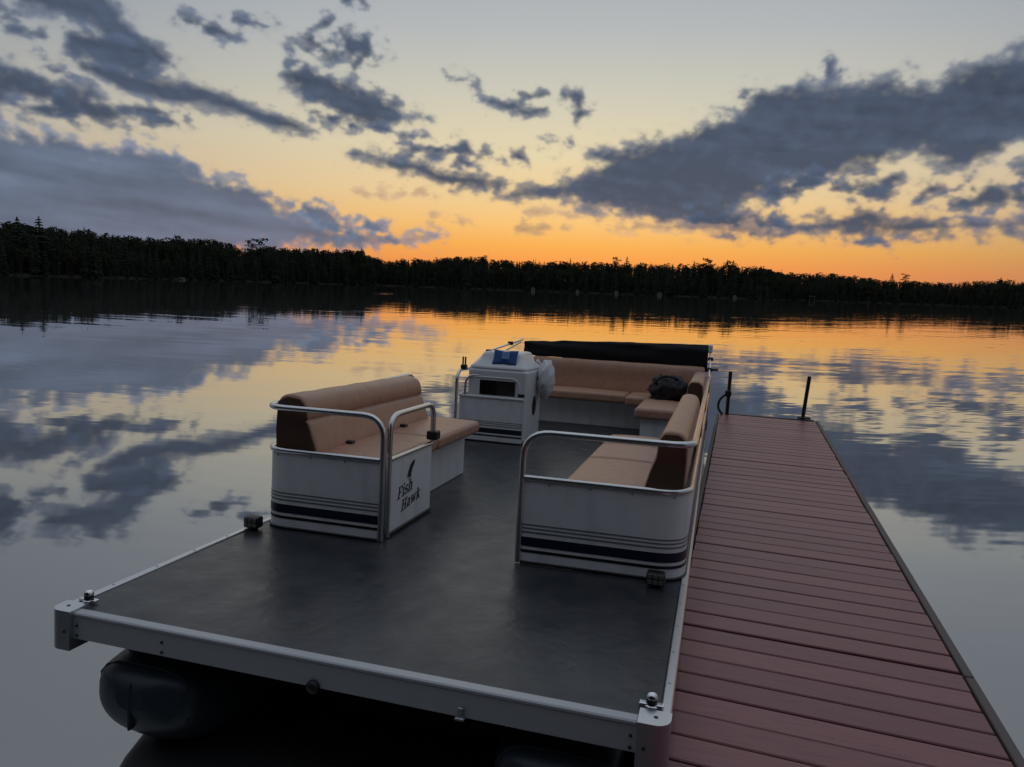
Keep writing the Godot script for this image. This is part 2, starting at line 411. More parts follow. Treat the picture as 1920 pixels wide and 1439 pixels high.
func make_sky() -> ImageTexture:
	var W := 4096
	var H := 2048
	var per := W / 360.0                                   # pixels a degree
	# the whole dome coarsely, with scattered clouds drifting on outside the detailed part
	var lw := 512
	var lh := 256
	var low := Image.create(lw, lh, false, Image.FORMAT_RGBF)
	var big := noise(0.030, 21, 5)
	for y in lh:
		var el := 90.0 - (y + 0.5) * 180.0 / lh
		for x in lw:
			var az := (x + 0.5) * 360.0 / lw - 180.0
			var c := air(az, maxf(el, 0.0))
			if el > 0.0:
				var off := maxf(maxf(-62.0 - az, az - 32.0), el - 30.0)
				if off > 0.0:
					var dir := Vector3(sin(deg_to_rad(az)) * cos(deg_to_rad(el)), sin(deg_to_rad(el)), -cos(deg_to_rad(az)) * cos(deg_to_rad(el)))
					var p := Vector2(dir.x, dir.z) / (dir.y + 0.22) * 34.0
					var a := smoothstep(0.05, 0.30, big.get_noise_2d(p.x, p.y)) * clampf(off / 10.0, 0, 1)
					c = c.lerp(Vector3(0.14, 0.16, 0.21), a * 0.55)
			low.set_pixel(x, y, Color(c.x, c.y, c.z))
	low.resize(W, H, Image.INTERPOLATE_CUBIC)
	# the western part in detail
	var x0 := int((-66.0 + 180.0) * per)
	var x1 := int((36.0 + 180.0) * per)
	var y0 := int((90.0 - 34.0) * per)
	var y1 := int(90.0 * per)
	var ww := x1 - x0
	var wh := y1 - y0
	var buf := PackedVector3Array()
	buf.resize(ww * wh)
	for y in wh:
		var el := 90.0 - (y0 + y + 0.5) / per
		for x in ww:
			buf[y * ww + x] = air((x0 + x + 0.5) / per - 180.0, el)
	var rag := noise(0.55, 5, 5)
	var wisp := noise(1.7, 15, 4)
	var warp := noise(0.22, 9, 3)
	var body := noise(0.16, 33, 4)
	var core := [Vector3(0.118, 0.152, 0.225), Vector3(0.064, 0.085, 0.132), Vector3(0.30, 0.205, 0.150)]
	var full := [0.985, 0.99, 0.72]
	for cl in CLOUDS:
		var poly: bool = cl[0] == "p"
		var step := 2 if poly else 3
		var k: int = cl[1]
		var rough: float = cl[2]
		var soft: float = cl[3]
		var cap: float = cl[5] if cl.size() > 5 else 9.0
		var pts := PackedVector2Array()
		var rad := PackedFloat32Array()
		var lo := Vector2(1e9, 1e9)
		var hi := -lo
		for i in range(0, cl[4].size(), step):
			var p := Vector2(cl[4][i], cl[4][i + 1])
			var r: float = 0.0 if poly else cl[4][i + 2]
			pts.append(p); rad.append(r)
			lo = lo.min(p - Vector2(r, r)); hi = hi.max(p + Vector2(r, r))
		var m := rough * 1.1 + soft + 1.3
		var ax := clampi(int((lo.x - m + 180.0) * per) - x0, 0, ww - 1)
		var bx := clampi(int((hi.x + m + 180.0) * per) - x0, 0, ww - 1)
		var ay := clampi(int((90.0 - hi.y - m) * per) - y0, 0, wh - 1)
		var by := clampi(int((90.0 - lo.y + m) * per) - y0, 0, wh - 1)
		for y in range(ay, by + 1):
			var el := 90.0 - (y0 + y + 0.5) / per
			for x in range(ax, bx + 1):
				var az := (x0 + x + 0.5) / per - 180.0
				var q := Vector2(az + warp.get_noise_2d(az, el * 1.6) * 0.7, el + warp.get_noise_2d(az + 50.0, el * 1.6) * 0.45)
				var sd := -1e9
				if poly:
					var d := 1e9
					for i in pts.size():
						d = minf(d, q.distance_squared_to(Geometry2D.get_closest_point_to_segment(q, pts[i], pts[(i + 1) % pts.size()])))
					sd = sqrt(d) * (1.0 if Geometry2D.is_point_in_polygon(q, pts) else -1.0)
				else:
					for i in pts.size() - 1:
						var ab := pts[i + 1] - pts[i]
						var t := clampf((q - pts[i]).dot(ab) / maxf(ab.length_squared(), 1e-6), 0, 1)
						sd = maxf(sd, lerpf(rad[i], rad[i + 1], t) - q.distance_to(pts[i] + ab * t))
				sd = minf(sd + (0.22 if k == 0 else 0.0), cap)
				if sd < -(rough * 1.2 + soft + 0.9): continue
				var nz := rag.get_noise_2d(az + k * 7.0, el * 1.5)
				var fine := wisp.get_noise_2d(az * 0.8, el * 1.9)
				var edge := sd + nz * rough * 2.0 + fine * 0.16
				var a: float = (0.58 * smoothstep(-soft, soft, edge) + 0.42 * smoothstep(-soft * 3.0, soft * 3.6, edge)) * full[k]
				# torn scraps drifting just off the edge
				if sd < 0.1:
					a = maxf(a, 0.55 * smoothstep(0.10, 0.42, fine * 0.8 + nz * 0.5 + sd * (0.55 if k > 0 else 1.2)) * full[k])
				if a <= 0.003: continue
				var at := y * ww + x
				var tone := 1.04 + 0.38 * body.get_noise_2d(az * 0.45 + el * 0.55, el * 3.0 + az * 0.25) + (0.08 if k == 0 else 0.22) * nz
				# thin margins let the light behind through
				var thin := 1.0 - smoothstep(0.0, soft * 2.0 + 0.25, sd + nz * rough * 1.2)
				var col: Vector3 = core[k] * tone
				col = col.lerp(col * 1.25 + buf[at] * 0.16, thin)
				# low clouds stand behind more of the glowing air
				col = col.lerp(buf[at], 0.10 * exp(-el / 3.5))
				buf[at] = buf[at].lerp(col, a)
	var bytes := PackedFloat32Array()
	bytes.resize(ww * wh * 3)
	for i in buf.size():
		bytes[i * 3] = buf[i].x; bytes[i * 3 + 1] = buf[i].y; bytes[i * 3 + 2] = buf[i].z
	var win := Image.create_from_data(ww, wh, false, Image.FORMAT_RGBF, bytes.to_byte_array())
	low.blit_rect(win, Rect2i(0, 0, ww, wh), Vector2i(x0, y0))
	# the panorama starts at azimuth 0
	var turned := Image.create(W, H, false, Image.FORMAT_RGBF)
	turned.blit_rect(low, Rect2i(W / 2, 0, W / 2, H), Vector2i.ZERO)
	turned.blit_rect(low, Rect2i(0, 0, W / 2, H), Vector2i(W / 2, 0))
	return ImageTexture.create_from_image(turned)

# ---------------------------------------------------------------- water ripples
# a tile of slow crossing wavelets as a normal map; bytes would be too coarse for slopes this small
func ripple_map(size: int, tile: float) -> ImageTexture:
	var rng := RandomNumberGenerator.new()
	rng.seed = 77
	var waves := []
	for i in 26:
		var lam := 4.5 * pow(0.17 / 4.5, i / 25.0)
		var dir := deg_to_rad(rng.randf_range(-38, 38) + 62.0)
		var kx := int(round(tile / lam * cos(dir)))
		var ky := int(round(tile / lam * sin(dir)))
		waves.append([kx, ky, rng.randf() * TAU, 0.8 + 0.4 * rng.randf()])
	var out := PackedFloat32Array()
	out.resize(size * size * 3)
	for y in size:
		var sx := PackedFloat32Array(); sx.resize(size)
		var sy := PackedFloat32Array(); sy.resize(size)
		for w in waves:
			var k := Vector2(w[0], w[1]).normalized() * float(w[3])
			var ph: float = w[2] + TAU * w[1] * y / size
			var step: float = TAU * w[0] / size
			var ax := k.x; var ay := k.y
			for x in size:
				var c := cos(ph + step * x)
				sx[x] += ax * c; sy[x] += ay * c
		for x in size:
			# quiet and ruffled patches
			var env := 0.62 + 0.30 * sin(TAU * (x * 2.0 + y) / size + 1.0) * sin(TAU * (y * 2.0 - x) / size) + 0.18 * sin(TAU * (3.0 * x + 2.0 * y) / size)
			var nn := Vector3(sx[x] * 0.07 * env, sy[x] * 0.07 * env, 1.0).normalized()
			var i := (y * size + x) * 3
			out[i] = nn.x * 0.5 + 0.5; out[i + 1] = nn.y * 0.5 + 0.5; out[i + 2] = nn.z * 0.5 + 0.5
	return ImageTexture.create_from_image(Image.create_from_data(size, size, false, Image.FORMAT_RGBF, out.to_byte_array()))

func water_material(map: Texture2D, tile: float, slope: float) -> StandardMaterial3D:
	var m := paint(0.40, 0.40, 0.395, 0.02, 0.88)       # calm water seen at low angles: nearly all mirror
	m.normal_enabled = true
	m.normal_texture = map
	m.normal_scale = slope
	return triplanar(m, Vector3.ONE / tile, true)

func _ready() -> void:
	# ---- camera
	var cam := Camera3D.new()
	cam.name = "camera"
	cam.fov = 54.5
	cam.near = 0.05
	cam.far = 4000.0
	cam.transform = Transform3D(Basis(Vector3.UP, deg_to_rad(16.8245)) * Basis(Vector3.RIGHT, deg_to_rad(-7.3459)) * Basis(Vector3.BACK, deg_to_rad(2.016)), Vector3(0, 1.97, 0))
	add_child(cam)
	cam.current = true
	# ---- sky: the sun is below the horizon, the afterglow and the dome are the only light
	var env := Environment.new()
	env.background_mode = Environment.BG_SKY
	var sm := PanoramaSkyMaterial.new()
	sm.panorama = make_sky()
	var sky := Sky.new()
	sky.sky_material = sm
	env.sky = sky
	env.tonemap_mode = Environment.TONE_MAPPER_LINEAR
	env.tonemap_exposure = 1.0
	env.background_energy_multiplier = 1.0
	env.sdfgi_enabled = true
	env.ssao_enabled = true
	env.ssil_enabled = true
	var we := WorldEnvironment.new()
	we.name = "world_environment"
	we.environment = env
	add_child(we)
	print("sky done ", Time.get_ticks_msec())
	materials()
	# ---- setting
	var ripples := ripple_map(768, 24.0)
	print("ripples done ", Time.get_ticks_msec())
	var wm := Mesher.new()
	wm.quad(Vector3(-1500, 0, 300), Vector3(1500, 0, 300), Vector3(1500, 0, -1500), Vector3(-1500, 0, -1500), Vector3.UP)
	structure("water", wm, water_material(ripples, 24.0, 0.019))
	far_shore()
	print("shore done ", Time.get_ticks_msec())
	make_dock()
	make_boat()
	cargo()
	print("all done ", Time.get_ticks_msec())

# ---------------------------------------------------------------- material list
func materials() -> void:
	M.alum = paint(0.72, 0.74, 0.76, 0.32, 1.0)
	M.alum_dull = paint(0.46, 0.48, 0.50, 0.48, 1.0)
	M.fascia = paint(0.50, 0.51, 0.53, 0.42, 0.35)
	M.chrome = paint(0.85, 0.86, 0.88, 0.10, 1.0)
	M.rail = paint(0.70, 0.70, 0.70, 0.24, 1.0)
	var white := grain(256, 0.012, 3, [Color(0.66, 0.67, 0.67), Color(0.77, 0.78, 0.78), Color(0.82, 0.83, 0.83), Color(0.73, 0.73, 0.72)])
	M.white = paint(1, 1, 1, 0.38)
	M.white.albedo_texture = white
	triplanar(M.white, Vector3(1.6, 0.5, 1.6))
	M.gelcoat = paint(0.74, 0.75, 0.75, 0.28)
	M.navy = paint(0.010, 0.012, 0.035, 0.35)
	M.black_line = paint(0.012, 0.012, 0.014, 0.4)
	M.grey_line = paint(0.16, 0.16, 0.17, 0.4)
	M.black = paint(0.012, 0.012, 0.013, 0.45)
	M.rubber = paint(0.02, 0.02, 0.02, 0.75)
	M.dark_window = paint(0.006, 0.006, 0.007, 0.12)
	var vin := grain(512, 0.016, 14, [Color(0.015, 0.018, 0.023), Color(0.023, 0.026, 0.031), Color(0.036, 0.038, 0.041), Color(0.022, 0.025, 0.030)])
	M.vinyl = paint(1, 1, 1, 0.62, 0.0, 0.55)
	M.vinyl.roughness_texture = grain(512, 0.016, 16, [Color(0.14, 0.14, 0.14), Color(0.24, 0.24, 0.24), Color(0.33, 0.33, 0.33), Color(0.45, 0.45, 0.45)])
	M.vinyl.albedo_texture = vin
	triplanar(M.vinyl, Vector3.ONE * 0.45)
	bumpy(M.vinyl, grain(512, 0.05, 15, [Color.BLACK, Color.WHITE]), 0.22)
	var hide := grain(256, 0.02, 23, [Color(0.41, 0.225, 0.145), Color(0.50, 0.28, 0.185), Color(0.45, 0.25, 0.16)])
	M.tan_vinyl = paint(1, 1, 1, 0.42)
	M.tan_vinyl.albedo_texture = hide
	triplanar(M.tan_vinyl, Vector3.ONE * 1.3)
	bumpy(M.tan_vinyl, grain(256, 0.018, 24, [Color.BLACK, Color.WHITE]), 0.55)
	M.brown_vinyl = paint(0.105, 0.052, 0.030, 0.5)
	M.canvas = paint(0.010, 0.011, 0.014, 0.85)
	M.pontoon = paint(0.034, 0.045, 0.058, 0.40, 0.2)
	M.lens = paint(0.14, 0.14, 0.12, 0.15)
	M.black_cloth = paint(0.010, 0.010, 0.012, 0.7)
	M.plastic = paint(0.84, 0.86, 0.88, 0.30)
	M.plastic.backlight = Color(0.4, 0.4, 0.4)
	M.plastic.backlight_enabled = true
	M.blue_cloth = paint(0.035, 0.10, 0.30, 0.8)
	M.blue_light = paint(0.16, 0.28, 0.50, 0.8)
	M.wood_dark = paint(0.03, 0.024, 0.022, 0.85)
	M.planks = []
	var plank_tones := [[0.215, 0.066, 0.070], [0.190, 0.056, 0.061], [0.238, 0.077, 0.081], [0.200, 0.063, 0.070]]
	for i in 4:
		var t: Array = plank_tones[i]
		var c := Color(t[0], t[1], t[2])
		var pm := paint(1, 1, 1, 0.38, 0.0, 0.58)
		var tx := grain(256, 0.05, 40 + i, [c * 0.70, c * 0.97, c * 1.13, c * 0.88], 1.0)
		pm.albedo_texture = tx
		triplanar(pm, Vector3(0.30, 3.2, 3.2))
		pm.uv1_offset = Vector3(i * 0.23, i * 0.31, i * 0.17)
		bumpy(pm, tx, 0.10)
		M.planks.append(pm)
	M.dock_trim = paint(0.13, 0.105, 0.095, 0.7)
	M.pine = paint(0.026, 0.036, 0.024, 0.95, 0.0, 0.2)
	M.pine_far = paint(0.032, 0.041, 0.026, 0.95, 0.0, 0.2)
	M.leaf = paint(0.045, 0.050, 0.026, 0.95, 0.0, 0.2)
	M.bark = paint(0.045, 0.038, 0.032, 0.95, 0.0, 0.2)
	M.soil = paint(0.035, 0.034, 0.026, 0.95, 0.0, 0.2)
	M.pale = paint(0.11, 0.11, 0.105, 0.7)
	M.roof = paint(0.09, 0.085, 0.08, 0.8)

# ---------------------------------------------------------------- far shore and wood
const SHORE := [[-130.0, 150.0], [-90.0, 210.0], [-56.5, 290.0], [-51.3, 320.0], [-42.2, 400.0], [-35.2, 460.0], [-26.7, 570.0], [-21.6, 520.0], [-7.4, 500.0], [1.0, 490.0], [2.9, 600.0], [10.7, 640.0], [17.3, 600.0], [22.5, 580.0], [50.0, 420.0], [90.0, 260.0]]
const TREELINE := [[-130.0, 5.0], [-90.0, 3.8], [-56.33, 2.6], [-51.17, 2.92], [-49.77, 2.96], [-48.48, 2.79], [-46.54, 2.82], [-44.84, 2.58], [-42.1, 2.54], [-38.7, 2.66], [-37.58, 2.5], [-37.02, 2.04], [-36.51, 2.18], [-35.14, 2.36], [-34.04, 2.3], [-31.04, 2.33], [-28.34, 2.37], [-27.56, 1.9], [-26.69, 1.66], [-25.91, 1.85], [-23.6, 1.9], [-21.6, 2.17], [-19.79, 2.28], [-17.96, 2.07], [-15.53, 2.07], [-11.5, 2.13], [-7.13, 2.22], [-4.4, 2.18], [-0.98, 2.26], [0.7, 2.11], [2.0, 1.84], [2.81, 1.64], [3.8, 1.74], [5.2, 1.81], [7.27, 1.68], [8.95, 1.43], [11.21, 1.38], [13.38, 1.34], [14.56, 1.51], [16.0, 1.61], [17.13, 1.6], [19.83, 1.56], [22.34, 1.56], [50.0, 2.2], [90.0, 3.4]]

static func along(list: Array, a: float) -> float:
	for i in list.size() - 1:
		if a < list[i + 1][0]:
			return lerpf(list[i][1], list[i + 1][1], clampf((a - list[i][0]) / (list[i + 1][0] - list[i][0]), 0, 1))
	return list[list.size() - 1][1]

static func on_shore(az: float, r: float, y := 0.0) -> Vector3:
	return Vector3(sin(deg_to_rad(az)) * r, y, -cos(deg_to_rad(az)) * r)

static func rise(back: float) -> float:
	return -0.5 + 1.1 * smoothstep(0.0, 6.0, back) + 3.4 * smoothstep(6.0, 60.0, back) + 4.0 * smoothstep(50.0, 160.0, back)

func blade(m: Mesher, base: Vector3, tip: Vector3, width: float, thick: float) -> void:
	var d := tip - base
	var s := d.cross(Vector3.UP).normalized() * width
	var mid := base + d * 0.45
	var up := Vector3.UP * thick
	var l := mid + s - up * 0.6; var r := mid - s - up * 0.6
	var top := mid + up
	for f in [[base, l, top], [base, top, r], [l, tip, top], [top, tip, r], [base, r, l], [l, r, tip]]:
		var nn: Vector3 = (f[1] - f[0]).cross(f[2] - f[0]).normalized()
		var out: Vector3 = (f[0] + f[1] + f[2]) / 3.0 - (base + tip + l + r + top) / 5.0
		if nn.dot(out) < 0: nn = -nn
		m.tri(f[0], f[1], f[2], nn, nn, nn)

# tree one metre tall: [trunk, crown]
func conifer(seed_: int, slim: float) -> Array:
	var rng := RandomNumberGenerator.new(); rng.seed = seed_
	var tr := Mesher.new()
	tr.tube(PackedVector3Array([Vector3.ZERO, Vector3(0.002, 0.5, 0.003), Vector3(0, 0.97, 0)]), 0.014, 6, 0.003)
	var cr := Mesher.new()
	var tiers := 20
	for i in tiers:
		var t := float(i) / (tiers - 1)
		var y := 0.12 + 0.86 * t
		var r := slim * pow(1.0 - t, 0.8) * (0.75 + 0.5 * rng.randf()) + 0.008
		var nb := 5 + int(4 * (1.0 - t))
		var turn := rng.randf() * TAU
		for k in nb:
			var a := turn + TAU * k / nb + rng.randf_range(-0.3, 0.3)
			var rr := r * rng.randf_range(0.55, 1.15)
			var tip := Vector3(cos(a) * rr, y - rr * 0.35 + rng.randf_range(-0.01, 0.01), sin(a) * rr)
			blade(cr, Vector3(0, y + 0.012, 0), tip, rr * 0.30, 0.016)
	blade(cr, Vector3(0, 0.93, 0), Vector3(0.003, 1.0, 0.002), 0.008, 0.006)
	return [tr, cr]

func clump(m: Mesher, c: Vector3, r: float, cnt: int, rng: RandomNumberGenerator, flat := 0.6) -> void:
	for i in cnt:
		var d := Vector3(rng.randfn(), rng.randfn() * flat, rng.randfn()).limit_length(1.6) * r * 0.62
		var a := Vector3(rng.randfn(), rng.randfn(), rng.randfn()).normalized()
		var b := a.cross(Vector3(rng.randfn(), rng.randfn(), rng.randfn())).normalized()
		var s := r * rng.randf_range(0.20, 0.36)
		var p := c + d
		var nn := a.cross(b).normalized()
		m.tri(p - a * s, p + a * s, p + b * s * 1.1, nn, nn, nn)
		m.tri(p - a * s, p - b * s * 0.8, p + a * s, nn, nn, nn)

func tall_pine(seed_: int) -> Array:
	var rng := RandomNumberGenerator.new(); rng.seed = seed_
	var tr := Mesher.new()
	tr.tube(PackedVector3Array([Vector3.ZERO, Vector3(0.006, 0.45, -0.004), Vector3(0, 0.95, 0.004)]), 0.015, 6, 0.004)
	var cr := Mesher.new()
	for i in 17:
		var y := 0.34 + 0.62 * pow(i / 16.0, 0.9)
		var a := i * 2.4 + rng.randf()
		var rr := (0.15 - 0.11 * (y - 0.34)) * rng.randf_range(0.5, 1.25)
		var p := Vector3(cos(a) * rr, y + 0.02, sin(a) * rr)
		tr.tube(PackedVector3Array([Vector3(0, y - 0.01, 0), p]), 0.004, 4, 0.002)
		clump(cr, p, rng.randf_range(0.05, 0.085), 16, rng, 0.45)
		clump(cr, p * Vector3(0.5, 1, 0.5), 0.05, 8, rng, 0.45)
	clump(cr, Vector3(0, 0.965, 0), 0.035, 10, rng)
	return [tr, cr]

func broadleaf(seed_: int, leafy: bool) -> Array:
	var rng := RandomNumberGenerator.new(); rng.seed = seed_
	var tr := Mesher.new()
	tr.tube(PackedVector3Array([Vector3.ZERO, Vector3(0.01, 0.3, 0), Vector3(0, 0.62, 0.01)]), 0.018, 6, 0.009)
	var cr := Mesher.new()
	for i in 13:
		var y := rng.randf_range(0.28, 0.6)
		var a := i * 2.4 + rng.randf()
		var e := Vector3(cos(a) * rng.randf_range(0.08, 0.24), rng.randf_range(y + 0.12, 0.95), sin(a) * rng.randf_range(0.08, 0.24))
		var b := Vector3(0, y, 0)
		tr.tube(PackedVector3Array([b, b.lerp(e, 0.5) + Vector3(0, 0.02, 0), e]), 0.008, 4, 0.002)
		for k in 5:
			var q := b.lerp(e, rng.randf_range(0.35, 1.0))
			var d := Vector3(rng.randfn(), absf(rng.randfn()) + 0.3, rng.randfn()).normalized() * rng.randf_range(0.05, 0.12)
			tr.tube(PackedVector3Array([q, q + d]), 0.003, 3, 0.001)
			clump(cr, q + d * 0.8, 0.060 if leafy else 0.040, 12 if leafy else 3, rng, 0.8)
	return [tr, cr]

func two_mats(pair: Array, crown: Material) -> ArrayMesh:
	var out: ArrayMesh = pair[0].mesh()
	out.surface_set_material(0, M.bark)
	var arr := []
	arr.resize(Mesh.ARRAY_MAX)
	arr[Mesh.ARRAY_VERTEX] = pair[1].v
	arr[Mesh.ARRAY_NORMAL] = pair[1].n
	out.add_surface_from_arrays(Mesh.PRIMITIVE_TRIANGLES, arr)
	out.surface_set_material(1, crown)
	return out

func far_shore() -> void:
	# land: one sheet from the waterline back under the wood
	var land := Mesher.new()
	var backs := [-4.0, 0.0, 3.0, 6.0, 20.0, 60.0, 160.0, 500.0]
	var az := -130.0
	while az < 89.5:
		for i in backs.size() - 1:
			var q := []
			for s in [[az, backs[i]], [az + 1.0, backs[i]], [az + 1.0, backs[i + 1]], [az, backs[i + 1]]]:
				q.append(on_shore(s[0], along(SHORE, s[0]) + s[1], rise(s[1]) + 0.25 * sin(s[0] * 2.1 + s[1])))
			var up := Vector3.UP
			land.tri(q[0], q[1], q[2], up, up, up); land.tri(q[0], q[2], q[3], up, up, up)
		az += 1.0
	structure("far_shore", land, M.soil)
	# the wood that stands on it
	var kinds := [conifer(1, 0.17), conifer(2, 0.13), conifer(3, 0.20), tall_pine(4), tall_pine(5), broadleaf(6, true), broadleaf(7, true), broadleaf(8, false)]
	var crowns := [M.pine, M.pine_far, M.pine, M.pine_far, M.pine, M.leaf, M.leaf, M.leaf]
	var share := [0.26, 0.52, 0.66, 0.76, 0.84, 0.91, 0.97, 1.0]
	var spots := []
	for k in kinds: spots.append([])
	var rng := RandomNumberGenerator.new(); rng.seed = 11
	var a := -128.0
	while a < 88.0:
		var d := along(SHORE, a)
		var inside := a > -100.0 and a < 72.0
		for row in (9 if inside else 4):
			var back := 5.0 + row * 6.0 + rng.randf_range(-2.5, 2.5) + (row * row * 0.8)
			var aa := a + rng.randf_range(-0.25, 0.25)
			var r := along(SHORE, aa) + back
			var line := along(TREELINE, aa)
			var ground := rise(back) - 0.4
			var full := 1.97 + tan(deg_to_rad(line)) * r - ground
			var h := full * (rng.randf_range(0.55, 0.86) if row < 3 else rng.randf_range(0.78, 1.0))
			if row < 2 and rng.randf() < 0.55: h *= rng.randf_range(0.3, 0.6)
			if row >= 3 and rng.randf() < 0.06: h *= 1.07
			var pick := rng.randf()
			var k := 0
			while share[k] < pick: k += 1
			var wide := h * rng.randf_range(0.9, 1.25)
			spots[k].append(Transform3D(Basis(Vector3.UP, rng.randf() * TAU).scaled_local(Vector3(wide, h, wide)), on_shore(aa, r, ground)))
		var steep := (along(SHORE, a + 0.3) - along(SHORE, a - 0.3)) / (0.6 * deg_to_rad(1.0) * d)
		a += (0.30 if inside else 0.8) * (400.0 / d) / sqrt(1.0 + steep * steep)
	var wood := Node3D.new()
	wood.name = "far_wood"
	add_child(wood)
	tag(wood, "dark mixed wood covering the far lake shore", "wood", "", "stuff")
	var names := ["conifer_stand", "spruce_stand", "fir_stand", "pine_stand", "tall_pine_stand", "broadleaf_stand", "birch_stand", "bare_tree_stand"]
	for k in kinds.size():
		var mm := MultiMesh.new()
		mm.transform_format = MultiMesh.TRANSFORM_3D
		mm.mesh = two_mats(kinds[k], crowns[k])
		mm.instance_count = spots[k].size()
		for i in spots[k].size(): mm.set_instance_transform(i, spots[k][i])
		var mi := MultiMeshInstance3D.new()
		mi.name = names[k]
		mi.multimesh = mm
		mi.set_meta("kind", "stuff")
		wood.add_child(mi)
	# the near shore behind the dock's landward end, with unseen trees set dense to block the low sky light
	var bank := Mesher.new()
	for i in 30:
		for j in 4:
			var q := []
			for c in [[i, j], [i + 1, j], [i + 1, j + 1], [i, j + 1]]:
				var x: float = -150.0 + c[0] * 10.0
				var d: float = [0.0, 3.0, 14.0, 60.0, 220.0][c[1]]
				q.append(Vector3(x, [-0.6, 0.5, 1.6, 4.0, 9.0][c[1]], 7.0 + d + 1.5 * sin(x * 0.21) + absf(x) * 0.10))
			bank.tri(q[0], q[1], q[2], Vector3.UP, Vector3.UP, Vector3.UP); bank.tri(q[0], q[2], q[3], Vector3.UP, Vector3.UP, Vector3.UP)
	structure("near_shore", bank, M.soil)
	var behind := Node3D.new()
	behind.name = "unseen_near_wood"
	add_child(behind)
	tag(behind, "unseen near shore trees behind the dock, set dense to shade the boat", "wood", "", "stuff")
	var near_kinds := [0, 3, 5]
	for k in 3:
		var mm := MultiMesh.new()
		mm.transform_format = MultiMesh.TRANSFORM_3D
		mm.mesh = two_mats(kinds[near_kinds[k]], crowns[near_kinds[k]])
		mm.instance_count = 40
		for i in 40:
			var x := rng.randf_range(-60.0, 60.0)
			var h := rng.randf_range(14.0, 22.0)
			mm.set_instance_transform(i, Transform3D(Basis(Vector3.UP, rng.randf() * TAU).scaled_local(Vector3(h * 1.4, h, h * 1.4)), Vector3(x, 1.0, 11.5 + absf(x) * 0.10 + rng.randf_range(0.0, 22.0))))
		var mi := MultiMeshInstance3D.new()
		mi.name = ["spruce_stand", "pine_stand", "broadleaf_stand"][k]
		mi.multimesh = mm
		mi.set_meta("kind", "stuff")
		behind.add_child(mi)
	# trees whose tops stand out of the skyline
	var tops := [
		[-50.29, 3.34, 2, "broad dark spruce rising above the skyline at far left"],
		[-49.12, 3.46, 0, "tallest pointed spruce on the left skyline"],
		[-46.62, 2.97, 1, "slim spruce just right of the tallest left spruce"],
		[-36.22, 2.80, 3, "left one of twin pines standing beside a skyline gap"],
		[-35.61, 2.84, 4, "right one of twin pines standing beside a skyline gap"],
		[-28.42, 2.58, 0, "pointed spruce before the deep notch in the skyline"],
		[-12.72, 2.36, 1, "small spruce top on the central skyline"],
		[-9.32, 2.53, 3, "round topped pine on the central skyline"],
		[-8.49, 2.64, 1, "thin spire of a spruce on the central skyline"],
		[-3.57, 2.42, 0, "pointed spruce above the trees behind the canopy"],
		[-2.51, 2.60, 4, "tallest ragged pine right of the skyline centre"],
		[-0.81, 2.49, 5, "round leafy treetop right of the ragged pine"],
		[0.69, 2.30, 6, "lone round treetop before the skyline drops"],
		[2.17, 2.03, 7, "thin bare tree fading out at the skyline drop"],
		[9.70, 1.88, 2, "broad spruce beside a forked pine on right skyline"],
		[10.48, 1.84, 3, "forked thin pine on the right skyline"],
		[15.93, 1.76, 0, "rightmost pointed spruce on the skyline"]]
	var kind_names := ["spruce_tree", "spruce_tree", "spruce_tree", "pine_tree", "pine_tree", "broadleaf_tree", "broadleaf_tree", "bare_tree"]
	for t in tops:
		var r := along(SHORE, t[0]) + 22.0
		var ground := rise(22.0) - 0.4
		var h: float = 1.97 + tan(deg_to_rad(t[1])) * r - ground
		var o := thing(kind_names[t[2]], t[3], "tree", on_shore(t[0], r, ground), "trees standing out of the far skyline")
		var girth := h * ((2.3 if t[0] < -48.0 else 1.6) if t[2] < 3 else 1.1)
		o.scale = Vector3(girth, h, girth)
		o.rotation.y = t[0]
		part("trunk", kinds[t[2]][0], M.bark, o)
		part("crown", kinds[t[2]][1], crowns[t[2]], o)
	# small pale things along the waterline
	shore_hut(-15.47, 2.6, 2.6, "pale hut on the shore left of the mid lake skyline")
	shore_hut(-12.08, 2.2, 2.0, "small pale hut at the water below the central spruces")
	shore_hut(-9.15, 2.4, 2.2, "pale hut at the water below the thin spire")
	shore_hut(-5.94, 3.0, 2.2, "wide pale hut on the central far shore")
	shore_hut(-0.52, 2.2, 2.0, "lone pale hut on the far shore before the bay")
	var lift := thing("boat_lift", "pale open boat lift frame standing in the bay water", "boat lift", on_shore(4.75, along(SHORE, 4.75) - 3.0, 0.0))
	for s in [-1.7, 1.7]:
		var p := Mesher.new(); p.cbox(Vector3(s - 0.18, -0.6, -0.18), Vector3(s + 0.18, 3.0, 0.18), 0.02)
		part("post", p, M.pale, lift)
	var b := Mesher.new(); b.cbox(Vector3(-2.1, 3.0, -1.6), Vector3(2.1, 3.35, 1.6), 0.05)
	part("roof_frame", b, M.pale, lift)
	var ub := thing("upturned_boat", "pale upturned rowing boat on the left shore", "boat", on_shore(-40.81, along(SHORE, -40.81) + 3.0, 0.15))
	var hull := []
	for i in 9:
		var t := i / 8.0
		var w := 0.75 * sqrt(maxf(0.02, 1.0 - pow(t * 2.0 - 1.0, 4.0)))
		var ring := PackedVector3Array()
		for k in 9:
			var q := PI * k / 8.0
			ring.append(Vector3(lerpf(-2.2, 2.2, t), sin(q) * w * 1.2, cos(q) * w))
		hull.append(ring)
	var um := Mesher.new(); um.loft(hull)
	part("hull", um, M.pale, ub)
	var kl := Mesher.new(); kl.cbox(Vector3(-1.9, 0.86, -0.04), Vector3(1.9, 0.96, 0.04), 0.01)
	part("keel", kl, M.roof, ub)
	# ruffled lanes far out, where a breath of wind touches the water
	var map := ripple_map(256, 24.0)
	var rough := water_material(map, 9.0, 0.10)
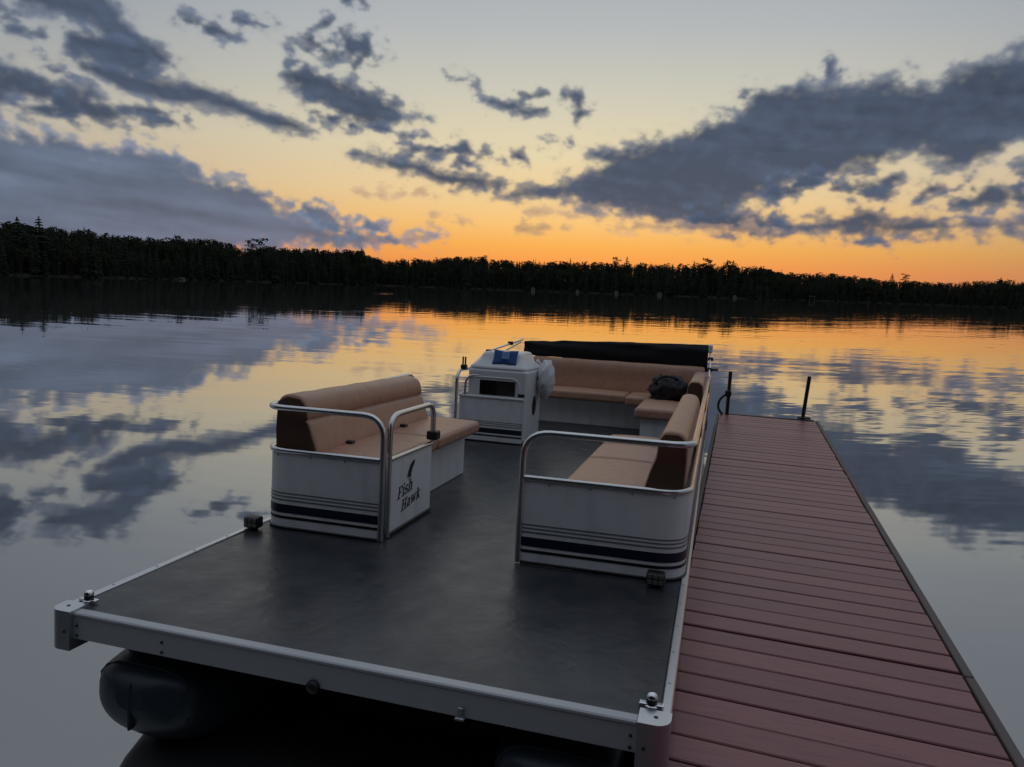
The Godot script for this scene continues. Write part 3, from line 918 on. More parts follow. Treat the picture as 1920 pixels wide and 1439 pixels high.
	var lanes := [[12.2, 18.5, 545.0, 570.0], [-27.6, -25.9, 128.0, 150.0]]
	for l in lanes:
		var lm := Mesher.new()
		var n := 24
		for i in n:
			var a0: float = lerpf(l[0], l[1], float(i) / n)
			var a1: float = lerpf(l[0], l[1], float(i + 1) / n)
			var f0 := sin(PI * float(i) / n); var f1 := sin(PI * float(i + 1) / n)
			var mid: float = (l[2] + l[3]) / 2.0; var hw: float = (l[3] - l[2]) / 2.0
			var w0 := mid + sin(i * 1.7) * hw * 0.3; var w1 := mid + sin((i + 1) * 1.7) * hw * 0.3
			var q := [on_shore(a0, w0 - hw * f0, 0.006), on_shore(a1, w1 - hw * f1, 0.006), on_shore(a1, w1 + hw * f1, 0.006), on_shore(a0, w0 + hw * f0, 0.006)]
			lm.tri(q[0], q[1], q[2], Vector3.UP, Vector3.UP, Vector3.UP); lm.tri(q[0], q[2], q[3], Vector3.UP, Vector3.UP, Vector3.UP)
		structure("ruffled_water", lm, rough)

func shore_hut(az: float, w: float, h: float, label: String) -> void:
	var o := thing("shore_hut", label, "hut", on_shore(az, along(SHORE, az) + 2.0, 0.2), "pale huts on the far shore")
	o.rotation.y = deg_to_rad(-az)
	var m := Mesher.new(); m.cbox(Vector3(-w / 2, -0.4, -w / 2), Vector3(w / 2, h * 0.7, w / 2), 0.03)
	part("wall", m, M.pale, o)
	var r := Mesher.new()
	var a := Vector3(-w * 0.58, h * 0.7 + 0.003, -w * 0.58); var b := Vector3(w * 0.58, h * 0.7 + 0.003, w * 0.58)
	var rings := []
	for z in [a.z, b.z]:
		rings.append(PackedVector3Array([Vector3(a.x, a.y, z), Vector3(b.x, a.y, z), Vector3(0, h, z)]))
	r.loft(rings)
	part("roof", r, M.roof, o)
	var d := Mesher.new(); d.cbox(Vector3(-0.35, -0.3, w / 2), Vector3(0.35, h * 0.55, w / 2 + 0.03), 0.01)
	part("door", d, M.roof, o)

# ---------------------------------------------------------------- dock
const DOCK_Y := 0.42
const SKEW := 0.05

func make_dock() -> void:
	var dock := thing("dock", "long maroon plank dock with black end posts beside the moored boat", "dock", Vector3(0, 0, 0))
	var lx := -0.175
	var rx := 0.995
	var mesh_list := []
	for i in 3:
		var p := Mesher.new()
		var wd: float = 0.1432 - 0.0015 * i
		p.cbox(Vector3(lx, -0.030, -wd), Vector3(rx, 0.0, 0.0), 0.0045)
		for j in p.v.size():
			p.v[j].z += (p.v[j].x - lx) * SKEW
		mesh_list.append(p.mesh())
	var rng := RandomNumberGenerator.new(); rng.seed = 5
	var z := 0.5
	var i := 0
	while z > -10.02:
		# wider dark joints where one section meets the next
		if absf(z + 3.39) < 0.076 or absf(z + 7.22) < 0.076: z -= 0.014
		var o := part("plank", mesh_list[rng.randi() % 3], M.planks[rng.randi() % 4], dock)
		o.position = Vector3(rng.randf_range(-0.003, 0.003), DOCK_Y + rng.randf_range(-0.0022, 0.0016), z + rng.randf_range(-0.0015, 0.0015))
		o.rotation.z = rng.randf_range(-0.0012, 0.0012)
		z -= 0.1525
		i += 1
	# side boards, one to each section
	for s in [[0.5, -3.39], [-3.40, -7.22], [-7.23, -10.12]]:
		var t := Mesher.new()
		t.cbox(Vector3(1.008, DOCK_Y - 0.16, s[1]), Vector3(1.046, DOCK_Y - 0.004, s[0]), 0.004)
		part("side_board", t, M.dock_trim, dock)
		var t2 := Mesher.new()
		t2.cbox(Vector3(lx - 0.040, DOCK_Y - 0.16, s[1]), Vector3(lx - 0.008, DOCK_Y - 0.006, s[0]), 0.004)
		part("side_board", t2, M.dock_trim, dock)
	for x in [-0.06, 0.41, 0.88]:
		var g := Mesher.new()
		g.cbox(Vector3(x - 0.03, DOCK_Y - 0.17, -10.0), Vector3(x + 0.03, DOCK_Y - 0.033, 0.5), 0.004)
		part("joist", g, M.wood_dark, dock)
	var e := Mesher.new()
	e.cbox(Vector3(lx, DOCK_Y - 0.16, -10.17), Vector3(rx, DOCK_Y - 0.004, -10.13), 0.004)
	part("end_board", e, M.dock_trim, dock)
	# pipe posts at the far end
	var pl := Mesher.new()
	pl.tube(PackedVector3Array([Vector3(-0.085, -1.2, -10.06), Vector3(-0.085, 0.3, -10.06), Vector3(-0.075, 0.985, -10.05)]), 0.024, 10)
	var left := part("post", pl, M.black, dock)
	var arm := Mesher.new()
	arm.tube(fillet(PackedVector3Array([Vector3(-0.085, 0.70, -10.06), Vector3(-0.19, 0.62, -10.02), Vector3(-0.205, 0.50, -10.0), Vector3(-0.14, 0.427, -9.98)]), 0.08), 0.017, 8)
	part("bracket_arm", arm, M.black, left)
	var cl := Mesher.new(); cl.cbox(Vector3(-0.125, 0.655, -10.1), Vector3(-0.045, 0.735, -10.02), 0.01)
	part("clamp", cl, M.black, left)
	var pr := Mesher.new()
	pr.tube(PackedVector3Array([Vector3(0.845, -1.2, -10.22), Vector3(0.86, 0.42, -10.22), Vector3(0.90, 0.97, -10.22)]), 0.024, 10)
	var right := part("post", pr, M.black, dock)
	var sl := Mesher.new(); sl.cbox(Vector3(0.79, 0.424, -10.26), Vector3(0.95, 0.445, -10.125), 0.006)
	part("flange", sl, M.black, right)
	# near right: round black top of a corner post
	var pn := Mesher.new()
	pn.tube(PackedVector3Array([Vector3(1.155, -1.2, -2.93), Vector3(1.155, 0.20, -2.93)]), 0.05, 16)
	var near := part("post", pn, M.black, dock)
	var cap := Mesher.new(); cap.lathe(Vector3(1.155, 0.20, -2.93), PackedVector2Array([Vector2(0.062, 0.0), Vector2(0.066, 0.05), Vector2(0.058, 0.085), Vector2(0.03, 0.1), Vector2(0.002, 0.103)]), 18)
	part("cap", cap, M.rubber, near)
	for z2 in [-4.2, -7.1]:
		for x2 in [-0.06, 0.88]:
			var lg := Mesher.new(); lg.tube(PackedVector3Array([Vector3(x2, -1.2, z2), Vector3(x2, DOCK_Y - 0.06, z2)]), 0.03, 8)
			part("leg", lg, M.black, dock)

# ---------------------------------------------------------------- boat (own axes: x 0 right edge, -2.44 left edge; y 0 deck; z 0 bow, -z to the stern)
func stripes(plan: PackedVector2Array, parent: Node) -> void:
	for s in [[0.206, 0.212, "grey_line"], [0.187, 0.193, "grey_line"], [0.166, 0.173, "grey_line"], [0.095, 0.143, "navy"], [0.062, 0.077, "black_line"]]:
		var m := Mesher.new()
		m.wall(plan, s[0], s[1], 0.0022, 0.0022)
		part("stripe", m, M[s[2]], parent)

func tubes(path: Array, r: float, bend: float, sides := 10) -> Mesher:
	var m := Mesher.new()
	m.tube(fillet(PackedVector3Array(path), bend, 7), r, sides)
	return m

# stuffed backrest along z from an (x, y) outline
func bolster(outline: Array, z0: float, z1: float) -> Mesher:
	var ring0 := PackedVector3Array()
	var cnt := outline.size()
	for i in cnt:
		var p := Vector3(outline[i][0], outline[i][1], 0)
		var o: Array = outline[(i + cnt - 1) % cnt]
		var e: Array = outline[(i + 1) % cnt]
		var a := (Vector3(o[0], o[1], 0) + p) / 2.0
		var b := (Vector3(e[0], e[1], 0) + p) / 2.0
		for k in 4:
			var t := k / 4.0
			ring0.append(a.lerp(p, t).lerp(p.lerp(b, t), t))
	var c := Vector3.ZERO
	for q in ring0: c += q
	c /= ring0.size()
	var rings := []
	var steps := [[0.0, 0.80], [0.004, 0.93], [0.014, 0.985], [0.03, 1.0]]
	var zs := []
	for s in steps: zs.append([z0 - s[0], s[1]])
	for k in range(1, 12): zs.append([lerpf(z0 - 0.03, z1 + 0.03, k / 12.0), 1.0 + 0.012 * sin(k * 2.3)])
	for i in range(3, -1, -1): zs.append([z1 + steps[i][0], steps[i][1]])
	for e in zs:
		var r := PackedVector3Array()
		for q in ring0: r.append(Vector3(c.x + (q.x - c.x) * e[1], c.y + (q.y - c.y) * e[1], e[0]))
		rings.append(r)
	var m := Mesher.new()
	m.loft(rings)
	return m

func make_boat() -> void:
	var boat := thing("pontoon_boat", "white pontoon boat with tan bench seats moored along the dock", "boat")
	boat.transform = Transform3D(Basis(Vector3(0.99968394, -0.00698114, -0.02415127), Vector3(0.0060042, 0.99917001, -0.04028954), Vector3(0.0244125, 0.04013179, 0.99889613)), Vector3(-0.1256, 0.598, -2.3383))
	var m := Mesher.new()
	# deck and its edging
	m.cbox(Vector3(-2.405, -0.035, -7.35), Vector3(-0.035, 0.0, 0.045), 0.003)
	part("deck", m, M.vinyl, boat)
	m = Mesher.new()
	m.cbox(Vector3(-2.345, -0.105, 0.046), Vector3(-0.098, -0.012, 0.072), 0.003)
	m.cbox(Vector3(-2.345, -0.012, 0.030), Vector3(-0.098, 0.006, 0.078), 0.005)
	var fr := part("bow_fascia", m, M.fascia, boat)
	m = Mesher.new()
	m.lathe(Vector3(0, 0, 0), PackedVector2Array([Vector2(0.026, 0), Vector2(0.026, 0.012), Vector2(0.018, 0.02), Vector2(0.002, 0.022)]), 14)
	var kn := part("knob", m, M.black, fr)
	kn.transform = Transform3D(Basis(Vector3.RIGHT, PI / 2), Vector3(-1.262, -0.100, 0.073))
	m = Mesher.new(); m.cbox(Vector3(-0.705, -0.104, 0.073), Vector3(-0.685, -0.062, 0.088), 0.003); m.cbox(Vector3(-0.712, -0.108, 0.073), Vector3(-0.678, -0.096, 0.094), 0.003)
	part("latch", m, M.alum_dull, fr)
	for bx in [-2.325, -1.92, -0.12]:
		for by in [-0.088, -0.048]:
			m = Mesher.new(); m.lathe(Vector3.ZERO, PackedVector2Array([Vector2(0.006, 0), Vector2(0.006, 0.003), Vector2(0.001, 0.005)]), 8)
			var rv := part("rivet", m, M.black, fr)
			rv.transform = Transform3D(Basis(Vector3.RIGHT, PI / 2), Vector3(bx, by, 0.073))
	for s in [0, 1]:
		var xa := -2.44 if s == 0 else -0.034
		m = Mesher.new()
		m.cbox(Vector3(xa, -0.105, -7.38), Vector3(xa + 0.034, 0.006, 0.004), 0.004)
		var rl := part("side_rail", m, M.alum, boat)
		var z := -0.22
		while z > -1.3:
			m = Mesher.new(); m.lathe(Vector3(xa + 0.015, 0.0062, z), PackedVector2Array([Vector2(0.0065, 0), Vector2(0.0055, 0.002), Vector2(0.001, 0.003)]), 8)
			part("screw", m, M.alum_dull, rl)
			z -= 0.262
	# cast corner caps with mooring knobs
	for s in [-1.0, 1.0]:
		var cx := -2.44 if s < 0 else 0.0
		var corner := []
		corner.append(Vector2(cx - s * 0.100, 0.0)); corner.append(Vector2(cx + s * 0.004, 0.0))
		for k in 7:
			var a := PI / 2 * k / 6.0
			corner.append(Vector2(cx + s * (0.004 - 0.05 + 0.05 * cos(a)), 0.046 + 0.05 * sin(a)))
		corner.append(Vector2(cx - s * 0.100, 0.096))
		m = prism(corner, -0.147, 0.008)
		var cap := part("corner_cap", m, M.alum_dull, boat)
		m = prism(corner, 0.0084, 0.0135)
		part("cap_plate", m, M.alum, cap)
		m = Mesher.new(); m.lathe(Vector3(cx - s * 0.045, 0.0137, 0.045), PackedVector2Array([Vector2(0.008, 0), Vector2(0.007, 0.0015), Vector2(0.001, 0.002)]), 10)
		part("bolt", m, M.black, cap)
		m = Mesher.new(); m.lathe(Vector3.ZERO, PackedVector2Array([Vector2(0.007, 0), Vector2(0.006, 0.003), Vector2(0.001, 0.004)]), 10)
		var bo := part("bolt", m, M.black, cap)
		bo.transform = Transform3D(Basis(Vector3.RIGHT, PI / 2), Vector3(cx - s * 0.075, -0.07, 0.0965))
		var kx: float = cx - s * 0.066
		m = Mesher.new()
		m.lathe(Vector3(kx, 0.0, -0.035), PackedVector2Array([Vector2(0.024, 0.007), Vector2(0.024, 0.012), Vector2(0.019, 0.014)]), 16)
		m.rbox(Vector3(kx - 0.042, 0.006, -0.048), Vector3(kx + 0.042, 0.018, -0.022), 0.005)
		var knob := part("mooring_knob", m, M.chrome, boat)
		m = Mesher.new(); m.lathe(Vector3(kx, 0.012, -0.035), PackedVector2Array([Vector2(0.018, 0), Vector2(0.019, 0.012), Vector2(0.018, 0.022)]), 16)
		part("neck", m, M.black, knob)
		m = Mesher.new(); m.lathe(Vector3(kx, 0.034, -0.035), PackedVector2Array([Vector2(0.0195, 0), Vector2(0.0195, 0.006), Vector2(0.016, 0.014), Vector2(0.009, 0.019), Vector2(0.001, 0.0205)]), 16)
		part("dome", m, M.chrome, knob)
	# pontoons and cross beams
	for cx in [-2.075, -0.365]:
		var rings := []
		var sections := []
		for u in [0.04, 0.16, 0.34, 0.55, 0.78]:                   # blunt rounded nose
			var k := sqrt(1.0 - (1.0 - u) * (1.0 - u))
			sections.append([0.075 - 0.115 * u, 0.225 * k, lerpf(-0.30, -0.205, k), lerpf(-0.30, -0.50, k), 3.4])
		for q in sections + [[-0.05, 0.238, -0.20, -0.530, 3.4], [-0.14, 0.256, -0.18, -0.585, 3.0], [-0.32, 0.278, -0.155, -0.645, 2.25], [-0.7, 0.29, -0.135, -0.70, 2.0], [-1.3, 0.29, -0.13, -0.71, 2.0], [-7.2, 0.29, -0.13, -0.71, 2.0]]:
			var ring := PackedVector3Array()
			for k in 32:
				var a := TAU * k / 32.0
				var ex: float = 2.0 / q[4]
				var ux := signf(cos(a)) * pow(absf(cos(a)), ex if sin(a) > 0 else 0.85)
				var uy := signf(sin(a)) * pow(absf(sin(a)), ex if sin(a) > 0 else 1.0)
				ring.append(Vector3(cx + ux * q[1], (q[2] + q[3]) / 2 + uy * (q[2] - q[3]) / 2, q[0]))
			rings.append(ring)
		m = Mesher.new(); m.loft(rings)
		var po := part("pontoon", m, M.pontoon, boat)
		m = Mesher.new(); m.tube(PackedVector3Array([rings[4][30], rings[4][2], rings[4][4], rings[4][6], rings[4][8], rings[4][10], rings[4][12], rings[4][14], rings[4][18]]), 0.007, 6)
		part("nose_rim", m, M.pontoon, po)
		m = Mesher.new(); m.cbox(Vector3(cx - 0.006, -0.44, -0.05), Vector3(cx + 0.006, -0.25, 0.075), 0.004)
		part("keel_plate", m, M.pontoon, po)
		m = Mesher.new(); m.cbox(Vector3(cx - 0.17, -0.225, -0.30), Vector3(cx + 0.17, -0.107, -0.10), 0.006)
		part("riser", m, M.fascia, po)
		m = Mesher.new(); m.cbox(Vector3(cx - 0.16, -0.17, -7.0), Vector3(cx - 0.13, -0.107, -0.12), 0.003); m.cbox(Vector3(cx + 0.13, -0.17, -7.0), Vector3(cx + 0.16, -0.107, -0.12), 0.003)
		part("bracket", m, M.alum_dull, po)
	for k in 12:
		m = Mesher.new(); m.cbox(Vector3(-2.39, -0.106, -0.22 - k * 0.6), Vector3(-0.05, -0.038, -0.16 - k * 0.6), 0.004)
		part("cross_beam", m, M.alum_dull, boat)
	fences(boat)
	print("fences ", Time.get_ticks_msec())
	benches(boat)
	console(boat)
	canopy(boat)

func prism(poly: Array, y0: float, y1: float) -> Mesher:
	var m := Mesher.new()
	var c := Vector2.ZERO
	for p in poly: c += p
	c /= poly.size()
	for i in poly.size():
		var a: Vector2 = poly[i]
		var b: Vector2 = poly[(i + 1) % poly.size()]
		var d := (b - a).normalized()
		var nn := Vector2(d.y, -d.x)
		if nn.dot((a + b) / 2 - c) < 0: nn = -nn
		m.quad(Vector3(a.x, y0, a.y), Vector3(b.x, y0, b.y), Vector3(b.x, y1, b.y), Vector3(a.x, y1, a.y), Vector3(nn.x, 0, nn.y))
		for e in [[y0, Vector3.DOWN], [y1, Vector3.UP]]:
			m.tri(Vector3(c.x, e[0], c.y), Vector3(a.x, e[0], a.y), Vector3(b.x, e[0], b.y), e[1], e[1], e[1])
	return m

func fence_panel(boat: Node, called_label: String, plan: PackedVector2Array, bar: Material = M.rail) -> MeshInstance3D:
	var m := Mesher.new(); m.wall(plan, 0.014, 0.440, 0.006)
	var f := part("fence", m, M.white, boat)
	if called_label: f.set_meta("label", called_label)
	stripes(plan, f)
	var mid := PackedVector3Array()
	for p in plan: mid.append(Vector3(p.x, 0.452, p.y))
	m = Mesher.new(); m.tube(mid, 0.0145, 8)
	part("mid_rail", m, bar, f)
	# rivets under the rail
	var run := 0.0
	for i in range(1, plan.size()):
		var seg := plan[i] - plan[i - 1]
		var dd := seg.normalized()
		var nn := Vector2(dd.y, -dd.x)
		while run < seg.length():
			var c := plan[i - 1] + dd * run + nn * 0.0015
			m = Mesher.new(); m.lathe(Vector3.ZERO, PackedVector2Array([Vector2(0.005, 0), Vector2(0.004, 0.0022), Vector2(0.0005, 0.003)]), 8)
			var rv := part("rivet", m, M.grey_line, f)
			rv.transform = Transform3D(Basis(Vector3(dd.x, 0, dd.y), Vector3(nn.x, 0, nn.y), Vector3(0, 1, 0)), Vector3(c.x, 0.425, c.y))
			run += 0.21
		run -= seg.length()
	var low := PackedVector3Array()
	for p in plan: low.append(Vector3(p.x, 0.009, p.y))
	m = Mesher.new(); m.tube(low, 0.0085, 6)
	part("foot_rail", m, M.black_line, f)
	return f

func fences(boat: Node) -> void:
	var R := 0.0165
	# left bow section, bending round the corner
	var plan := plan_fillet([[-1.665, -1.275], [-2.385, -1.262], [-2.392, -3.40]], 0.15)
	var f := fence_panel(boat, "", plan)
	part("top_rail", tubes([Vector3(-1.652, 0.008, -1.278), Vector3(-1.652, 0.694, -1.278), Vector3(-2.385, 0.694, -1.262), Vector3(-2.392, 0.742, -3.42), Vector3(-2.392, 0.008, -3.42)], R, 0.13), M.rail, f)
	# short return panel with the lettering
	var m := Mesher.new(); m.cbox(Vector3(-1.652, 0.022, -1.99), Vector3(-1.646, 0.432, -1.375), 0.002)
	var g := part("gate_panel", m, M.white, boat)
	part("loop_rail", tubes([Vector3(-1.649, 0.008, -1.352), Vector3(-1.649, 0.690, -1.352), Vector3(-1.649, 0.696, -2.0), Vector3(-1.649, 0.44, -2.0)], R, 0.11), M.rail, g)
	part("edge_rail", tubes([Vector3(-1.649, 0.443, -1.352), Vector3(-1.649, 0.443, -2.0)], 0.013, 0.01), M.rail, g)
	part("edge_rail", tubes([Vector3(-1.649, 0.015, -1.352), Vector3(-1.649, 0.015, -2.0)], 0.012, 0.01), M.black, g)
	m = Mesher.new(); m.rbox(Vector3(-1.685, 0.462, -2.055), Vector3(-1.615, 0.520, -1.975), 0.012)
	part("clamp", m, M.black, g)
	lettering(g)
	# right bow section and the long side
	plan = plan_fillet([[-0.020, -6.95], [-0.020, -1.285], [-0.850, -1.262]], 0.17)
	f = fence_panel(boat, "", plan)
	part("top_rail", tubes([Vector3(-0.018, 0.008, -6.97), Vector3(-0.018, 0.69, -6.97), Vector3(-0.018, 0.69, -1.29), Vector3(-0.862, 0.690, -1.262), Vector3(-0.862, 0.008, -1.262)], R, 0.14), M.rail, f)
	for z in [-3.2, -4.9]:
		part("upright", tubes([Vector3(-0.020, 0.45, z), Vector3(-0.018, 0.69, z)], 0.012, 0.01), M.rail, f)
	# left stern section in front of the console
	plan = plan_fillet([[-1.748, -4.66], [-2.445, -4.66], [-2.425, -6.95]], 0.10)
	f = fence_panel(boat, "", plan, M.gelcoat)
	part("top_rail", tubes([Vector3(-2.448, 0.008, -4.655), Vector3(-2.448, 0.70, -4.655), Vector3(-2.425, 0.70, -6.97), Vector3(-2.425, 0.008, -6.97)], R, 0.14), M.rail, f)
	part("inner_rail", tubes([Vector3(-2.36, 0.45, -4.66), Vector3(-2.36, 0.66, -4.68), Vector3(-2.10, 0.66, -4.72)], 0.012, 0.10), M.rail, f)
	m = Mesher.new()
	for s in [-0.013, 0.013]:
		m.tube(PackedVector3Array([Vector3(-2.435 + s, 0.71, -4.82), Vector3(-2.435 + s, 0.83, -4.82)]), 0.009, 8)
	m.cbox(Vector3(-2.465, 0.70, -4.85), Vector3(-2.405, 0.75, -4.79), 0.008)
	part("rod_holder", m, M.black, f)
	# stern section
	plan = plan_fillet([[-2.42, -7.02], [-0.03, -7.02]], 0.05)
	m = Mesher.new(); m.wall(plan, 0.022, 0.44, 0.006)
	part("fence", m, M.white, boat)
	# docking lights on the deck edge
	for L in [[-2.392, -1.195, 0.0], [-0.150, -1.205, 0.0]]:
		m = Mesher.new(); m.rbox(Vector3(L[0] - 0.045, 0.010, L[1] - 0.032), Vector3(L[0] + 0.045, 0.074, L[1] + 0.035), 0.012)
		var lamp := part("docking_light", m, M.black, boat)
		m = Mesher.new(); m.cbox(Vector3(L[0] - 0.02, 0.0, L[1] - 0.02), Vector3(L[0] + 0.02, 0.012, L[1] + 0.02), 0.003)
		part("foot", m, M.black, lamp)
		for r in 2:
			for c in 3:
				m = Mesher.new(); m.rbox(Vector3(L[0] - 0.038 + c * 0.027, 0.020 + r * 0.028, L[1] + 0.033), Vector3(L[0] - 0.016 + c * 0.027, 0.042 + r * 0.028, L[1] + 0.039), 0.0025, 0.0, 2)
				part("lens", m, M.lens, lamp)

func lettering(g: Node) -> void:
	var ink := paint(0.012, 0.012, 0.03, 0.5)
	var face := Basis(Vector3(0, 0, -1), Vector3(0, 1, 0), Vector3(1, 0, 0))
	var slant := Basis(Vector3(1, 0.10, 0), Vector3(0.26, 1, 0), Vector3(0, 0, 1))
	var f := SystemFont.new()
	f.font_names = PackedStringArray(["Droid Serif"])
	f.font_italic = true
	f.font_weight = 700
	for w in [["Fish", -1.59, 0.232, 0.102], ["Hawk", -1.68, 0.152, 0.096]]:
		var t := TextMesh.new()
		t.text = w[0]
		t.font = f
		t.font_size = 48
		t.pixel_size = w[3] / 48.0
		t.depth = 0.02
		t.curve_step = 1.0
		var o := MeshInstance3D.new()
		o.name = "lettering"
		o.mesh = t
		o.material_override = ink
		g.add_child(o, true)
		o.transform = Transform3D(face * slant * Basis.from_scale(Vector3(1, 1, 0.1)), Vector3(-1.6452, w[2], w[1]))
	# leaping fish above the words: body, tail and fin cut as one thin badge
	var pts := [Vector2(-0.055, -0.05), Vector2(-0.035, 0.0), Vector2(-0.005, 0.040), Vector2(0.035, 0.062), Vector2(0.062, 0.060), Vector2(0.055, 0.035), Vector2(0.030, 0.012), Vector2(0.012, -0.022), Vector2(0.014, -0.055), Vector2(-0.006, -0.035), Vector2(-0.022, -0.060), Vector2(-0.030, -0.030)]
	var m := Mesher.new()
	var idx := Geometry2D.triangulate_polygon(PackedVector2Array(pts))
	for i in range(0, idx.size(), 3):
		var q := []
		for k in 3: q.append(Vector3(-1.6448, 0.330 + pts[idx[i + k]].y * 0.9, -1.655 - pts[idx[i + k]].x))
		m.tri(q[0], q[1], q[2], Vector3.RIGHT, Vector3.RIGHT, Vector3.RIGHT)
	part("fish_badge", m, ink, g)

func benches(boat: Node) -> void:
	# left bench, facing inwards
	var m := Mesher.new(); m.cbox(Vector3(-2.34, 0.0, -3.17), Vector3(-1.83, 0.335, -1.42), 0.006)
	var b := part("bench", m, M.white, boat)
	b.set_meta("label", "bench on the boat's side away from the dock")
	for z in [[-1.36, -2.28], [-2.285, -3.20]]:
		m = Mesher.new(); m.rbox(Vector3(-2.20, 0.335, z[1]), Vector3(-1.715, 0.430, z[0]), 0.035, 0.018)
		var cu := part("cushion", m, M.tan_vinyl, b)
		part("piping", tubes([Vector3(-1.742, 0.420, z[1] + 0.03), Vector3(-1.742, 0.420, z[0] - 0.03)], 0.005, 0.01, 6), M.brown_vinyl, cu)
	var out := [[-2.075, 0.43], [-2.115, 0.53], [-2.142, 0.608], [-2.168, 0.622], [-2.146, 0.636], [-2.160, 0.715], [-2.200, 0.758], [-2.29, 0.768], [-2.355, 0.735], [-2.365, 0.56], [-2.355, 0.36], [-2.20, 0.36], [-2.08, 0.37]]
	part("backrest", bolster(out, -1.335, -3.02), M.tan_vinyl, b)
	for bz in [-1.70, -2.50]:
		m = Mesher.new(); m.rbox(Vector3(-2.095, 0.440, bz - 0.025), Vector3(-2.045, 0.462, bz + 0.025), 0.008, 0.0, 2)
		part("buckle", m, M.black, b)
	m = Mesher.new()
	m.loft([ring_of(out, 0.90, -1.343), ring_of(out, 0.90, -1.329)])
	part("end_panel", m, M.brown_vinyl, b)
	# right bench
	m = Mesher.new(); m.cbox(Vector3(-0.60, 0.0, -3.22), Vector3(-0.10, 0.315, -1.46), 0.006)
	b = part("bench", m, M.white, boat)
	b.set_meta("label", "bench on the boat's dock side near the bow")
	for z in [[-1.42, -2.22], [-2.225, -2.80], [-2.805, -3.25]]:
		m = Mesher.new(); m.rbox(Vector3(-0.690, 0.315, z[1]), Vector3(-0.22, 0.415, z[0]), 0.035, 0.020)
		var cu := part("cushion", m, M.tan_vinyl, b)
		part("piping", tubes([Vector3(-0.662, 0.404, z[1] + 0.03), Vector3(-0.662, 0.404, z[0] - 0.03)], 0.005, 0.01, 6), M.brown_vinyl, cu)
	var outr := [[-0.265, 0.40], [-0.235, 0.52], [-0.205, 0.60], [-0.200, 0.69], [-0.170, 0.735], [-0.09, 0.735], [-0.052, 0.70], [-0.045, 0.60], [-0.05, 0.35], [-0.12, 0.33], [-0.24, 0.35]]
	part("backrest", bolster(outr, -1.425, -3.62), M.tan_vinyl, b)
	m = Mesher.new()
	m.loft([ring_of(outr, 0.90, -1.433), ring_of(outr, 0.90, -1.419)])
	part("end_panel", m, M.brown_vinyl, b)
	# stern lounge: right arm and the bench across
	m = Mesher.new(); m.cbox(Vector3(-0.64, 0.0, -6.94), Vector3(-0.10, 0.315, -5.10), 0.006)
	b = part("stern_lounge", m, M.white, boat)
	m = Mesher.new(); m.cbox(Vector3(-2.20, 0.0, -6.94), Vector3(-0.645, 0.315, -6.50), 0.006)
	part("bench_box", m, M.white, b)
	m = Mesher.new(); m.rbox(Vector3(-0.705, 0.315, -6.10), Vector3(-0.22, 0.425, -5.03), 0.038, 0.02)
	part("cushion", m, M.tan_vinyl, b)
	m = Mesher.new(); m.rbox(Vector3(-0.93, 0.315, -6.72), Vector3(-0.22, 0.425, -6.105), 0.038, 0.015)
	part("cushion", m, M.tan_vinyl, b)
	m = Mesher.new(); m.rbox(Vector3(-2.22, 0.315, -6.72), Vector3(-0.935, 0.425, -6.27), 0.038, 0.015)
	part("cushion", m, M.tan_vinyl, b)
	part("backrest", bolster(outr, -5.02, -6.62), M.tan_vinyl, b)
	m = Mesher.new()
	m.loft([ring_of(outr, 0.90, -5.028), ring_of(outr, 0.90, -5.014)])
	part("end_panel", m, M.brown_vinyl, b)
	# backrest across the stern: the same section turned to run along x
	var st := bolster([[6.70, 0.42], [6.735, 0.55], [6.74, 0.66], [6.77, 0.755], [6.83, 0.785], [6.90, 0.76], [6.93, 0.62], [6.93, 0.36], [6.82, 0.34], [6.72, 0.36]], 0.0, -2.13)
	for i in st.v.size():
		var p := st.v[i]; var q := st.n[i]
		st.v[i] = Vector3(-0.08 + p.z, p.y, -p.x)
		st.n[i] = Vector3(q.z, q.y, -q.x)
	part("backrest", st, M.tan_vinyl, b)

func ring_of(outline: Array, k: float, z: float) -> PackedVector3Array:
	var c := Vector2.ZERO
	for p in outline: c += Vector2(p[0], p[1])
	c /= outline.size()
	var r := PackedVector3Array()
	for i in outline.size():
		var a := Vector2(outline[i][0], outline[i][1]); var b := Vector2(outline[(i + 1) % outline.size()][0], outline[(i + 1) % outline.size()][1])
		for t in [0.0, 0.5]:
			var q := c + (a.lerp(b, t) - c) * k
			r.append(Vector3(q.x, q.y, z))
	return r

